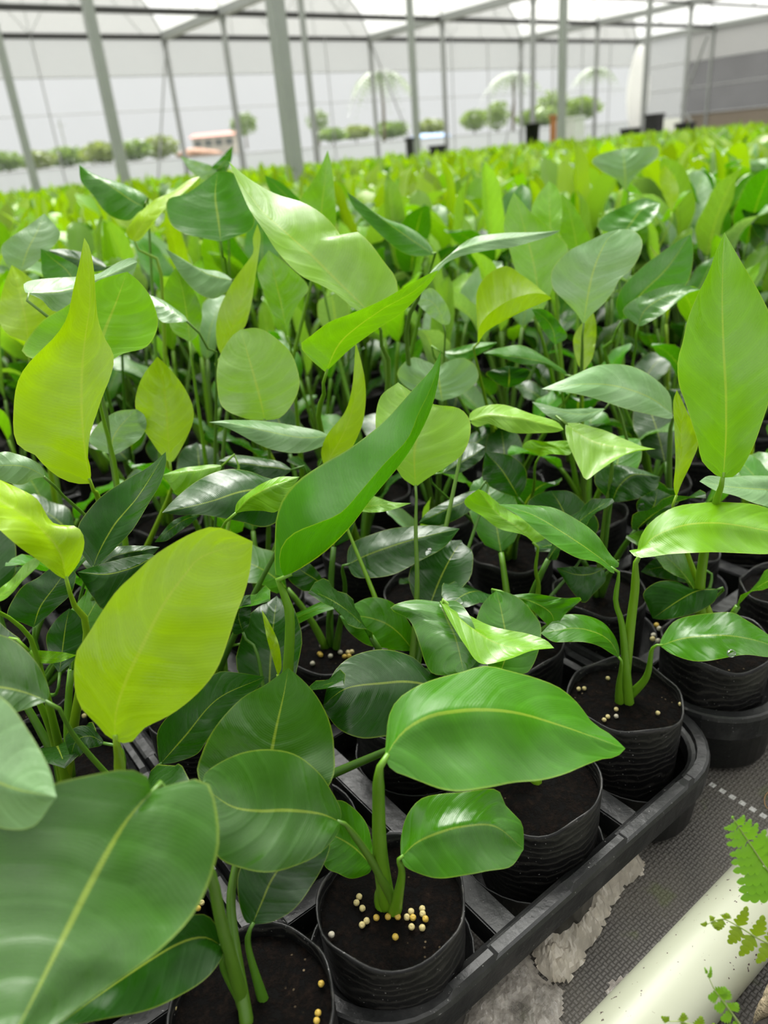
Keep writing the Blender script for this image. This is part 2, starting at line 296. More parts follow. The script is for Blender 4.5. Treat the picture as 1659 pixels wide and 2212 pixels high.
('P20','G',(1.14,1.13,1.12),(.01,-.015),[(1378,704),(1395,668),(1440,640),(1514,625)],[(1345,672),(1385,637),(1430,620),(1470,616)],[(1390,702),(1430,680),(1455,658),(1485,635)],[(1374,760),(1368,800)]),
('P21','Y',(1.08,1.06,1.06),(.04,-.01),[(1032,742),(1052,715),(1095,690),(1140,668),(1192,645)],[(1030,690),(1032,630),(1055,592),(1092,573),(1125,590),(1150,606),(1178,632)],[(1036,705),(1060,672),(1100,648),(1150,634),(1180,636)],[(1031,790)]),
('P22','K',(.97,.95,.98),(.03,-.02),[(815,690),(785,662),(725,605),(675,555),(625,510),(565,455),(525,400),(494,348)],[(838,672),(858,640),(855,600),(830,565),(800,525),(768,500),(738,512),(720,487),(690,460),(650,437),(600,420),(550,393),(520,372)],[(785,678),(760,664),(725,635),(690,615),(650,595),(600,545),(570,500),(540,455),(520,410)],[(822,740),(838,830)]),
('P22','L',(.9,.88,.9),(-.02,.02),[(703,804),(740,735),(820,672),(890,632),(947,583)],[(670,775),(648,745),(670,725),(710,695),(750,680),(800,660),(840,640),(885,615),(925,593)],[(720,788),(750,760),(785,733),(830,700),(860,680),(895,650),(930,612)],[(700,860),(694,930)]),
('P23','P',(1.0,1.05,1.08),(.03,-.0),[(928,592),(980,545),(1050,522),(1130,510),(1211,497)],[(940,575),(970,552),(1000,527),(1030,512),(1080,504),(1130,501),(1180,499)],[(945,588),(965,568),(1000,552),(1050,541),(1100,535),(1140,525),(1190,509)],[(905,640),(880,760)]),
('P27','L',(1.3,1.3,1.3),(.0,.0),[(1165,690),(1158,600),(1135,500),(1110,415)],[(1125,620),(1102,545),(1088,490),(1098,445)],[(1195,620),(1228,540),(1190,495),(1150,462)],[]),
('P27','L',(1.4,1.4,1.42),(.0,.0),[(1195,550),(1190,500),(1187,450),(1186,391)],[(1165,520),(1148,460),(1160,425)],[(1205,520),(1215,450),(1205,408)],[]),
('P27','L',(1.45,1.45,1.45),(.0,.0),[(1250,560),(1240,500),(1228,450),(1214,418)],[(1215,520),(1205,460)],[(1278,530),(1262,485),(1240,445)],[]),
('P34','G',(1.5,1.5,1.5),(.02,-.02),[(1345,508),(1365,480),(1390,450),(1426,440)],[(1300,498),(1290,483),(1310,460),(1358,440),(1395,428)],[(1375,500),(1405,480),(1420,458)],[]),
('P35','P',(1.9,1.88,1.9),(.0,.0),[(1352,412),(1350,375),(1348,345),(1346,321)],[(1330,387),(1300,370),(1279,350),(1290,336),(1320,326)],[(1365,390),(1385,368),(1420,340),(1420,318),(1390,317)],[(1354,450)]),
('P35','Y',(1.9,1.9,1.9),(.0,.0),[(1450,460),(1448,405),(1435,355)],[(1430,410),(1424,378)],[(1466,420),(1458,382)],[]),
('P9','Y',(.8,.77,.77),(-.02,.0),[(194,1045),(184,970),(178,890),(178,800),(186,720),(195,650),(190,570),(182,513)],[(170,1045),(135,1035),(100,1010),(72,980),(45,970),(30,945),(27,900),(33,840),(50,800),(80,765),(120,725),(145,685),(157,630),(172,565)],[(197,1015),(190,990),(194,940),(207,900),(222,855),(240,810),(246,768),(226,730),(212,690),(207,640),(203,580),(194,535)],[(203,1062),(216,1088)]),
('P9','L',(.86,.86,.87),(.0,.0),[(215,800),(222,730),(250,655),(275,587)],[(125,790),(50,765),(53,735),(90,690),(145,660),(210,608)],[(262,766),(318,750),(341,700),(327,645),(302,610)],[(217,880),(235,950),(250,1020)]),
('P9','P',(.86,.9,.9),(.03,-.0),[(55,632),(130,630),(220,600),(297,566)],[(52,612),(80,604),(160,597),(210,590),(260,565),(285,557)],[(90,647),(120,672),(180,660),(240,625),(285,595)],[(120,700),(215,840),(240,980)]),
('P12','Y',(.99,.98,.98),(.0,.0),[(367,1000),(362,930),(356,850),(340,770)],[(348,982),(325,950),(303,915),(292,880),(295,850),(312,808)],[(375,995),(388,975),(406,940),(418,905),(415,872),(395,832),(368,798)],[(366,1070)]),
('P13','K',(.97,.96,.97),(.0,.0),[(572,908),(560,855),(545,800),(535,765),(520,712)],[(540,906),(505,895),(480,878),(470,845),(468,800),(477,760),(500,726)],[(605,902),(630,875),(645,840),(644,805),(630,765),(605,738),(575,716),(550,708)],[(578,960),(582,1000)]),
('P13','P',(.93,.91,.9),(.02,-.0),[(712,942),(650,945),(570,930),(500,915),(451,912)],[(690,930),(650,922),(600,914),(550,907),(500,906)],[(705,958),(675,972),(640,979),(600,974),(560,960),(510,933),(480,920)],[(700,990)]),
('P13','Y',(.93,.92,.92),(.0,-.005),[(700,1008),(745,930),(768,850),(768,736)],[(694,975),(708,937),(745,890),(760,840),(765,790)],[(745,990),(778,930),(788,890),(790,835),(780,780)],[]),
('P24','Y',(1.1,1.08,1.08),(.0,.0),[(480,770),(508,690),(535,610),(553,540),(556,484)],[(469,745),(467,700),(478,655),(503,607),(526,575),(547,545),(546,515)],[(500,730),(528,708),(542,660),(550,610),(559,550),(563,510)],[]),
('P24','L',(1.15,1.14,1.14),(.0,.0),[(622,730),(610,670),(596,610),(580,540)],[(613,700),(590,680),(566,622),(556,580)],[(626,698),(645,655),(666,620),(630,580)],[(632,790)]),
('P25','G',(1.25,1.22,1.22),(.03,-.0),[(315,448),(288,435),(240,402),(200,378),(171,356)],[(318,424),(270,400),(215,381),(190,368)],[(298,460),(280,476),(250,472),(225,455),(200,420),(175,390)],[(322,490)]),
('P25','Y',(1.22,1.2,1.25),(.02,-.02),[(285,520),(325,462),(375,420),(432,381)],[(272,498),(298,465),(330,430),(370,412),(410,388)],[(300,520),(322,495),(350,458),(374,434),(405,412)],[(330,560),(350,620)]),
('P26','G',(1.12,1.12,1.13),(.0,.0),[(477,522),(471,470),(465,420),(470,370)],[(440,515),(400,505),(370,485),(358,450),(364,427),(400,418),(437,394)],[(500,514),(540,500),(551,480),(545,455),(530,410),(505,375)],[(483,560),(493,600)]),
('P26','L',(1.3,1.3,1.3),(.0,.0),[(690,520),(695,450),(702,390),(708,324)],[(655,470),(648,435),(665,405),(687,372)],[(720,500),(726,465),(722,405),(716,360)],[]),
('P28','G',(1.35,1.35,1.35),(.0,.0),[(655,470),(625,430),(600,405),(572,378)],[(640,470),(600,440),(580,405)],[(665,450),(645,428),(610,396)],[]),
('P33','G',(1.6,1.6,1.6),(.0,.0),[(465,372),(480,355),(495,335),(503,315)],[(457,362),(478,340),(492,325)],[(488,372),(500,345)],[]),
('P33','P',(1.6,1.6,1.6),(.0,.0),[(470,368),(440,365),(415,352),(389,337)],[(455,357),(425,348)],[(462,388),(440,388),(412,370)],[]),
('P28','G',(1.2,1.17,1.15),(.02,-.0),[(938,550),(885,515),(825,472),(785,440),(750,415)],[(930,530),(905,505),(870,485),(830,470),(780,436)],[(905,553),(870,545),(830,515),(780,465),(760,440)],[(925,600)]),
('P29','P',(1.2,1.2,1.22),(.0,.0),[(45,585),(60,540),(80,500),(96,461)],[(20,580),(3,540),(20,515),(50,495)],[(65,578),(85,560),(118,530),(131,507),(118,485)],[]),
('P29','Y',(1.1,1.1,1.12),(.0,.0),[(60,740),(55,690),(42,630),(25,572)],[(15,720),(-5,680),(8,620)],[(95,730),(122,668),(90,625),(55,592)],[]),
('P30','G',(1.1,1.1,1.1),(.0,.0),[(170,625),(145,585),(115,560),(88,537)],[(140,620),(95,600),(88,565)],[(180,600),(165,575),(125,552)],[]),
('P30','D',(1.15,1.15,1.15),(.01,.0),[(232,578),(190,565),(150,555),(104,540)],[(215,560),(175,545),(135,539)],[(215,586),(190,585),(145,570)],[]),
('P31','P',(1.1,1.1,1.1),(.02,.0),[(505,606),(450,592),(405,565),(357,537)],[(475,587),(425,580),(385,556)],[(495,625),(465,645),(430,635),(395,600)],[]),
('P31','P',(1.0,1.0,1.02),(.02,-.01),[(405,693),(370,672),(345,652),(320,636)],[(398,682),(375,664),(345,645)],[(390,697),(350,695),(330,665)],[(432,722),(455,765),(468,800)]),
('P31','L',(1.12,1.12,1.12),(.0,.0),[(410,740),(405,690),(395,630),(380,578)],[(370,710),(354,640),(362,605)],[(428,720),(436,672),(412,615)],[]),
('P10','Y',(.64,.61,.6),(.02,-.03),[(143,1252),(125,1185),(70,1125),(0,1080),(-100,1025)],[(172,1215),(183,1170),(165,1138),(112,1130),(80,1080),(40,1055),(0,1035),(-60,1010)],[(122,1242),(90,1215),(50,1185),(0,1145),(-60,1090)],[(165,1320),(186,1385)]),
('P11','D',(.76,.74,.75),(.02,-.02),[(200,1228),(215,1190),(250,1130),(300,1070),(358,976)],[(195,1222),(176,1195),(166,1150),(170,1125),(210,1080),(270,1040),(320,1010)],[(225,1207),(250,1182),(290,1140),(320,1090),(346,1042),(358,1000)],[(205,1290)]),
('P11','D',(.76,.74,.73),(.02,-.0),[(335,1200),(290,1225),(230,1240),(167,1236)],[(320,1197),(280,1204),(220,1217)],[(320,1230),(290,1260),(250,1287),(225,1318),(200,1290)],[(350,1240)]),
('P11','D',(.8,.79,.79),(.01,.0),[(215,1222),(250,1200),(300,1190),(345,1182)],[(230,1195),(255,1180),(310,1178)],[(260,1215),(320,1205)],[]),
('P10','D',(.72,.71,.71),(.0,.0),[(72,1356),(88,1310),(118,1268),(145,1230)],[(48,1345),(15,1330),(40,1275),(80,1248),(110,1228)],[(92,1340),(125,1310),(155,1280),(165,1240)],[(85,1420)]),
('P11','D',(.78,.78,.78),(.0,.0),[(128,1455),(135,1400),(142,1350),(150,1314)],[(108,1420),(100,1375),(125,1335)],[(160,1425),(192,1380),(185,1335)],[]),
('P10','L',(.62,.61,.61),(.01,-.01),[(-20,1300),(25,1270),(55,1240),(84,1200)],[(-10,1280),(30,1245),(60,1215)],[(10,1295),(50,1255),(84,1222)],[(40,1350),(80,1420)]),
('P36','P',(.78,.76,.76),(.01,-.0),[(98,1030),(60,1010),(20,1005),(-60,1010)],[(92,1012),(75,996),(40,981),(0,977)],[(75,1034),(45,1047),(0,1037)],[(130,1065),(180,1110),(230,1160)]),
('P36','L',(.7,.7,.7),(.0,.0),[(60,1403),(90,1420),(130,1422),(166,1415)],[(85,1405),(130,1408)],[(75,1425),(95,1433),(130,1430)],[]),
('P32','D',(.84,.8,.79),(.03,-.0),[(625,1062),(580,1055),(520,1062),(450,1085),(350,1108)],[(600,1040),(570,1030),(540,1017),(500,1012),(465,1020),(425,1040),(380,1078)],[(610,1115),(570,1140),(520,1128),(467,1117),(430,1112),(390,1113)],[]),
('P32','L',(.9,.89,.89),(.01,-.0),[(482,1005),(450,1012),(410,1018),(351,1026)],[(460,1003),(420,1007),(390,1012)],[(460,1035),(420,1060),(385,1070),(365,1045)],[]),
('P37','D',(.97,.96,.96),(.02,.0),[(632,1015),(580,1008),(530,1002),(471,996)],[(605,997),(555,989),(505,981)],[(605,1032),(570,1034),(520,1015)],[]),
('P32','L',(.79,.77,.78),(.02,-.0),[(506,1110),(545,1072),(590,1050),(647,1030)],[(512,1085),(540,1060),(570,1043),(605,1031)],[(530,1104),(565,1103),(598,1105),(622,1068)],[(480,1140),(470,1200)]),
('P32','D',(.84,.84,.84),(.0,.0),[(430,1112),(400,1122),(365,1145),(334,1171)],[(405,1113),(370,1128)],[(420,1125),(385,1150),(360,1168)],[]),
('P5','D',(.93,.91,.9),(.02,-.01),[(750,1220),(790,1200),(850,1178),(920,1158),(993,1142)],[(752,1190),(765,1170),(800,1155),(850,1140),(930,1135)],[(765,1245),(800,1249),(850,1242),(905,1212),(960,1182)],[(745,1280)]),
('P14','D',(.97,.95,.95),(.01,-.0),[(1035,1060),(1000,1085),(955,1105),(904,1130)],[(1010,1063),(960,1085),(925,1105)],[(1025,1095),(980,1125),(940,1136)],[]),
('P15','D',(.98,.97,.97),(.0,.0),[(1245,1180),(1228,1130),(1210,1090),(1190,1060)],[(1200,1150),(1150,1110),(1140,1085),(1165,1066)],[(1285,1155),(1293,1130),(1275,1100),(1235,1063)],[]),
('P17','D',(1.02,1.01,1.01),(.01,.0),[(1120,1075),(1100,1040),(1080,1010),(1048,976)],[(1080,1062),(1045,1040),(1043,1012)],[(1135,1050),(1136,1015),(1110,988),(1080,979)],[]),
('P17','D',(1.0,.99,.99),(.02,.0),[(955,1022),(985,1005),(1020,985),(1048,965)],[(965,1010),(990,975),(1018,955)],[(985,1024),(1020,1007),(1045,985)],[]),
('P16','D',(1.02,1.0,1.0),(.02,-.0),[(1322,1084),(1338,1050),(1370,1025),(1425,1030)],[(1300,1065),(1284,1040),(1295,1015),(1335,1004),(1385,1014)],[(1345,1083),(1385,1075),(1418,1055)],[(1312,1130)]),
('P18','D',(1.0,.99,.99),(.0,.0),[(1400,1134),(1405,1110),(1415,1085),(1420,1056)],[(1380,1110),(1376,1085),(1395,1068)],[(1430,1110),(1466,1083),(1440,1065)],[]),
('P38','P',(.86,.82,.81),(.02,-.02),[(1720,1062),(1660,1058),(1580,1052),(1511,1040)],[(1680,1030),(1620,1027),(1570,1032),(1530,1029)],[(1700,1098),(1640,1092),(1590,1072),(1545,1060)],[(1750,1140)]),
('P4','D',(.9,.89,.9),(.01,-.01),[(1552,1273),(1510,1275),(1470,1295),(1410,1336)],[(1530,1270),(1495,1272),(1460,1255),(1420,1257),(1390,1280),(1398,1308)],[(1542,1300),(1500,1325),(1440,1338)],[(1515,1330)]),
('P4','D',(.98,.98,.98),(.0,.0),[(1505,1235),(1470,1228),(1430,1225),(1384,1235)],[(1495,1212),(1450,1204),(1415,1207)],[(1490,1258),(1450,1253),(1410,1245)],[]),
('P15','D',(.92,.91,.91),(.0,.0),[(1305,1228),(1275,1240),(1240,1240),(1202,1227)],[(1280,1225),(1240,1224)],[(1308,1255),(1280,1285),(1260,1302),(1238,1280)],[]),
('P18','P',(1.05,1.03,1.03),(.01,-.01),[(1310,882),(1260,895),(1210,888),(1149,868)],[(1270,882),(1220,884),(1180,873)],[(1275,905),(1235,914),(1190,902)],[]),
('P12','P',(.98,.98,.98),(.0,.0),[(245,984),(243,950),(262,918),(295,884)],[(215,972),(192,950),(213,915),(252,889)],[(268,972),(300,950),(316,922),(312,897)],[]),
('P5','G',(.9,.88,.88),(.005,-.005),[(516,1392),(600,1354),(680,1318),(757,1302)],[(528,1378),(600,1340),(650,1320),(700,1297),(740,1292)],[(545,1388),(578,1384),(640,1350),(690,1325),(735,1312)],[]),
('P5','G',(.9,.87,.86),(.01,-.01),[(893,1405),(862,1368),(830,1345),(785,1332),(734,1331)],[(893,1365),(870,1325),(840,1298),(800,1291),(760,1308)],[(870,1406),(830,1400),(790,1392),(752,1362)],[]),
('P5','D',(.95,.94,.94),(.0,.0),[(700,1265),(680,1250),(655,1235),(640,1222)],[(690,1240),(665,1215)],[(690,1272),(655,1276),(620,1245)],[]),
('P14','L',(.9,.88,.88),(.005,-.005),[(765,1102),(800,1093),(840,1090),(888,1087)],[(785,1085),(805,1072),(845,1084)],[(800,1107),(840,1103)],[]),
('P23','P',(1.12,1.12,1.13),(.0,.0),[(955,866),(950,835),(947,810),(945,793)],[(925,856),(880,838),(858,805),(890,771),(925,780)],[(985,858),(1008,845),(1033,818),(1028,790),(1000,774),(968,780)],[(955,900)]),
('P23','P',(1.15,1.14,1.14),(.0,.0),[(958,702),(950,675),(930,650),(893,645)],[(940,690),(915,670)],[(970,700),(973,680),(960,650),(930,622)],[(960,760)]),
('P21','G',(1.15,1.13,1.13),(.02,.0),[(1225,812),(1180,785),(1120,772),(1043,763)],[(1218,798),(1170,768),(1125,745),(1080,750)],[(1200,800),(1170,787),(1130,787),(1085,773)],[]),
('P19','G',(1.15,1.14,1.14),(.0,.0),[(1200,745),(1195,715),(1180,690),(1148,668)],[(1185,730),(1165,700)],[(1225,728),(1210,700),(1180,670)],[]),
('P21','D',(1.2,1.18,1.18),(.02,.0),[(1098,838),(1100,820),(1100,805),(1100,790)],[(1070,826),(1050,806),(1075,796)],[(1130,826),(1146,801),(1120,794)],[]),
('P21','G',(1.22,1.2,1.2),(.01,.0),[(955,762),(990,765),(1030,752),(1075,740)],[(985,752),(1015,744),(1045,739)],[(975,780),(1010,776),(1050,757)],[]),
('P19','Y',(1.16,1.16,1.16),(.0,.0),[(1259,805),(1260,765),(1268,720),(1282,676)],[(1245,778),(1239,730),(1260,695)],[(1280,772),(1288,725),(1287,695)],[]),
]
STC = {'Y': (.20, .34, .006), 'L': (.13, .28, .007), 'G': (.085, .22, .006), 'D': (.032, .115, .006), 'P': (.075, .155, .02), 'K': (.08, .17, .015), 'S': (.05, .13, .01)}
TINT = {'Y': (.24, .40, .003), 'L': (.135, .33, .005), 'G': (.044, .180, .002), 'D': (.013, .068, .003), 'P': (.165, .300, .125), 'K': (.19, .375, .034), 'S': (.034, .118, .007)}  # P and K: pale sky sheen put into the leaf colour itself
# ------------------------------------------------------------------ pots
def pot_mesh(seed, R=.066, H=.135):
    rn = random.Random(seed); ph = [rn.uniform(0, 6.28) for _ in range(6)]
    def wob(r, z, a, i):
        k = max(0, z/H); w = 1+.018*math.sin(2*a+ph[0])*k+.012*math.sin(3*a+ph[1])+.006*math.sin(9*a+ph[2])*k
        zz = z+(.004*math.sin(2*a+ph[3])+.003*math.sin(5*a+ph[4]))*(k**4)
        return r*w, zz
    pr = [(.001, .0), (R*.86, .0), (R*.9, .006), (R*.93, .03), (R*.955, .05), (R*.965, .07), (R*.985, .09), (R*.99, .11), (R, .128), (R+.0005, H), (R-.001, H+.0004), (R-.0022, H-.001), (R-.003, H-.022), (R*.93, H-.05)]
    return lathe(pr, 48, wob)
def soil_mesh(seed, R=.0635, H=.122):
    v, f = [(0, 0, H+.004)], []; n, m = 32, 9
    for j in range(1, m+1):
        for k in range(n):
            a = 2*PI*k/n; r = R*j/m
            p = Vector((r*math.cos(a), r*math.sin(a), 0)); z = H+.004*(1-j/m)+.004*noise.noise(p*60+Vector((seed*3.1, 0, 0)))+.002*noise.noise(p*170+Vector((seed, 5, 0)))
            v.append((p.x, p.y, z))
    for k in range(n): f.append((0, 1+k, 1+(k+1) % n))
    for j in range(m-1):
        for k in range(n):
            a, b = 1+j*n+k, 1+j*n+(k+1) % n; f.append((a, a+n, b+n, b))
    return v, f
POTZ = .022
pot_src = [pot_mesh(i) for i in range(4)]; soil_src = [soil_mesh(i) for i in range(4)]
pot_me, soil_me = [], []
def shared(name, me, parent, color=None):
    o = bpy.data.objects.new(name, me); C.objects.link(o); o.parent = parent
    if color: o.color = (color[0], color[1], color[2], 1)
    return o
for i in range(4):
    for src, lst, nm, mt in ((pot_src, pot_me, 'pot', POT), (soil_src, soil_me, 'soil', SOIL)):
        me = bpy.data.meshes.new(nm); me.from_pydata([tuple(p) for p in src[i][0]], [], src[i][1]); me.materials.append(mt)
        me.polygons.foreach_set('use_smooth', [True]*len(me.polygons)); lst.append(me)
def add_pot(root, i):
    p = shared('pot', pot_me[i % 4], root); p.location = (0, 0, POTZ)
    s = shared('soil', soil_me[i % 4], root); s.location = (0, 0, POTZ); s.rotation_euler.z = i
SOILZ = POTZ+.124

# ------------------------------------------------------------------ leaves read off the photograph
def blade(Mw, Aw, Bw, bulge=.05, ph=0.0):
    "surface spanned by midrib and two margins (lists of Vector, same count)"
    n = len(Mw); h = 6; v, uv = [], []
    for i in range(n):
        t = i/(n-1); m, a, b = Mw[i], Aw[i], Bw[i]
        d = (Mw[min(i+1, n-1)]-Mw[max(i-1, 0)])
        nr = d.cross(b-a)
        nr = nr.normalized() if nr.length > 1e-9 else Vector((0, 0, 1))
        for k in range(-h, h+1):
            s = abs(k)/h; e = a if k < 0 else b
            W_ = (e-m).length; cv = t-.22*s**1.35; p = m.lerp(e, s)
            dz = bulge*W_*math.sin(PI*s)+W_*.026*math.sin(2*PI*6.5*cv+ph+(1.3 if k < 0 else 0))*math.sin(PI*min(1, s*1.15))+W_*.12*noise.noise(Vector((s*(1.5 if k > 0 else -1.5), t*3.2, ph)))*min(1, s*2.5)
            p = p+nr*dz
            v.append(p); uv.append(((k/h+1)/2, t))
    w = 2*h+1; f = []
    for i in range(n-1):
        for k in range(w-1):
            a = i*w+k; f.append((a, a+1, a+w+1, a+w))
    return v, f, uv
def hero_leaf(root, L, rn):
    pl, tint, dd, off, M, A, B, ST = L; n = 30; base = root.location
    Mp = cr([(x, y) for x, y in M], n); Ap = cr([M[0]]+A+[M[-1]], n); Bp = cr([M[0]]+B+[M[-1]], n)
    def dep(t): b, m, e = dd; return b*(1-t)*(1-2*t)+4*m*t*(1-t)+e*t*(2*t-1)
    Mw, Aw, Bw = [], [], []
    for i in range(n):
        t = i/(n-1); s = math.sin(PI*t)**.7 if 0 < t < 1 else 0; d = dep(t); rip = .0025*math.sin(t*19+rn.uniform(-.4, .4))*s
        Mw.append(at(Mp[i][0], Mp[i][1], d)-base); Aw.append(at(Ap[i][0], Ap[i][1], d+off[0]*s+rip)-base); Bw.append(at(Bp[i][0], Bp[i][1], d+off[1]*s-rip)-base)
    v, f, uv = blade(Mw, Aw, Bw, .05, rn.uniform(0, 6.28))
    c = TINT[tint]; k = rn.uniform(.9, 1.12); col = tuple(min(1, x*k) for x in c)
    lf = mesh_obj('leaf', v, f, LEAF, root, True, uv, color=col)
    # stalk from the blade down to the pot
    ground = Vector((rn.uniform(-.010, .010), rn.uniform(-.008, .008), SOILZ-base.z-.006))
    b0 = Mw[0]; dirn = (Mw[0]-Mw[2]).normalized()
    db = (Vector(ground)+base-Vector((0, 0, CAMZ))).dot(-Z); pts = [Mw[2].lerp(Mw[0], .6)+Vector((0, 0, -.001)), b0+dirn*.003]
    m = len(ST); nx = at(ST[0][0], ST[0][1], dd[0])-base if m else Vector(ground); gap = (nx-b0).length
    pts[-1] = b0+dirn*min(.02, .22*gap)
    if m:
        tot = [math.hypot(ST[0][0]-M[0][0], ST[0][1]-M[0][1])]
        for a, b in zip(ST, ST[1:]): tot.append(tot[-1]+math.hypot(b[0]-a[0], b[1]-a[1]))
        # photo distance left to the pot
        gw = Vector(ground)+base-Vector((0, 0, CAMZ)); gx = CX+FPX*gw.dot(X)/gw.dot(-Z); gy = CY-FPX*gw.dot(Y)/gw.dot(-Z)
        full = tot[-1]+math.hypot(gx-ST[-1][0], gy-ST[-1][1])
        for (x, y), q in zip(ST, tot): pts.append(at(x, y, dd[0]+(db-dd[0])*q/full)-base)
    else:
        pts.append(b0.lerp(Vector(ground), .45)+Vector((0, 0, -.012)))
    pts.append(Vector(ground))
    P = cr(pts, 18); ln = (b0-Vector(ground)).length
    big = min(1.0, max(.4, (Mw[-1]-Mw[0]).length/.19))*(1 if dd[0] < .8 else .72); r0 = .0044*big; r1 = (.0085 if tint in 'YLG' else .0065)*(.6+.4*big)
    sv, sf = tube([Vector(p) for p in P], [max(.0015, r0*.45+(r0*.55)*min(1, i/3)) + (r1-r0)*(i/17)**1.6 for i in range(18)], 10)
    sc = STC[tint]
    mesh_obj('leaf_stalk', sv, sf, STALK, lf, True, color=sc)
    return lf

# plant: (pot x, pot y, label)
PLANTS = {
'P0': (.105, .385, 'potted seedling in the bottom left corner with a huge blurred round leaf'),
'P1': (.245, .385, 'seedling in the front pot strewn with yellow pellets, broad glossy leaf arching right'),
'P2': (.615, .412, 'seedling in the right corner pot of the front tray, leaves splayed wide'),
'P3': (.44, .392, 'potted seedling in the middle front pot, folded bright leaf drooping over the glossy one'),
'P4': (.785, .40, 'potted seedling with the tall pointed upright leaf standing at the right edge'),
'P5': (.42, .745, 'seedling with dark pointed leaf reaching right over a pot dotted with pellets, behind the centre'),
'P6': (.232, .575, 'seedling with one long trough-shaped leaf sweeping up to a point in the centre'),
'P7': (.067, .575, 'seedling carrying the big flat yellow-green leaf tilted toward the viewer at lower left'),
'P8': (-.123, .575, 'seedling with pale blurred leaf cut off by the left edge above the huge round leaf'),
'P9': (.232, .93, 'seedling with the tall yellow-green leaf and a cupped leaf behind it at upper left'),
'P10': (.067, .745, 'seedling at the left edge with a bright curled leaf hooked over its thick stalk'),
'P11': (.067, .93, 'seedling with a dark folded pointed leaf leaning right beside the flat yellow-green leaf'),
'P12': (.25, 1.10, 'seedling with a small upright yellow-green leaf like a flame behind the cupped leaf'),
'P13': (.42, .93, 'seedling with the pale blistered oval leaf and a flat pointed leaf below it'),
'P14': (.42, .575, 'seedling with pale heart-shaped leaf on a straight thin stalk right of the central trough leaf'),
'P15': (.60, .575, 'seedling with a small curled bright green leaf on twin stalks behind the front tray'),
'P16': (.777, .575, 'seedling with a pale triangular leaf drooping sideways on a tall stalk'),
'P17': (.777, .745, 'seedling with small crinkled leaves and a short bright curled leaf under the triangular one'),
'P18': (.967, .575, 'seedling with a pale flat leaf pointing left beside the tall upright leaf'),
'P19': (.967, .745, 'seedling with a pale grey-green spoon-shaped leaf facing the viewer at upper right'),
'P20': (1.157, .745, 'seedling with two dark green pointed leaves right of the pale spoon-shaped leaf'),
'P21': (.967, .93, 'seedling with yellow-green leaf curled open like a mouth, left of the pale spoon-shaped leaf'),
'P22': (.612, .93, 'seedling with the very long leaf arching up left over a trough leaf, top centre'),
'P23': (.777, .93, 'seedling with a long flat leaf stretched level to the right, top centre'),
'P24': (.612, 1.105, 'seedling with a twisted yellow leaf standing left of the long arching leaf'),
'P25': (.422, 1.29, 'seedling with a dark pointed leaf leaning left and a rolled one beside it, upper left'),
'P26': (.612, 1.29, 'seedling with a broad round backlit green leaf at the top left of the bed'),
'P27': (1.157, .93, 'seedling with a yellow-green triangular upright leaf behind the level leaf'),
'P28': (.777, 1.105, 'seedling with a dark narrow leaf pointing up left, right of the long arching leaf'),
'P29': (.232, 1.29, 'seedling with a pale grey leaf and a yellow-green one near the left edge'),
'P30': (.422, 1.475, 'seedling with small dark leaves peeping out behind the cupped leaf at left'),
'P31': (.422, 1.105, 'seedling with pale leaves bending left on a hooked dark stalk, upper left middle'),
'P32': (.232, .745, 'seedling with glossy dark leaf pointing left behind the flat yellow-green leaf'),
'P33': (.777, 1.66, 'seedling with two little tips poking above the bed, left of centre'),
'P34': (1.322, .93, 'seedling with one dark green horizontal leaf above the pale spoon-shaped leaf'),
'P35': (1.70, 1.29, 'seedling with a pale heart-shaped leaf high up in the blurred bed at right'),
'P38': (.967, .395, 'seedling at the right edge with a grey-green leaf crossing behind the bright arching leaf'),
}
MOVE = {'P36': 'P10', 'P37': 'P13'}
roots = {}; used = set()
rn = random.Random(5)
for i, (k, (x, y, lab)) in enumerate(PLANTS.items()):
    r = empty('potted_seedling', (x, y, 0)); tag(r, lab, 'plant'); add_pot(r, i); roots[k] = r; used.add((round(x, 2), round(y, 2)))
for j, L in enumerate(LEAVES):
    pl = MOVE.get(L[0], L[0])
    if L[4][0] == (98, 1030): pl = 'P9'
    if L[4][0] == (516, 1392): pl = 'P32'
    if L[4][0] == (893, 1405): pl = 'P14'
    if L[4][0] == (102, 1514): pl = 'P7'
    hero_leaf(roots[pl], L, rn)
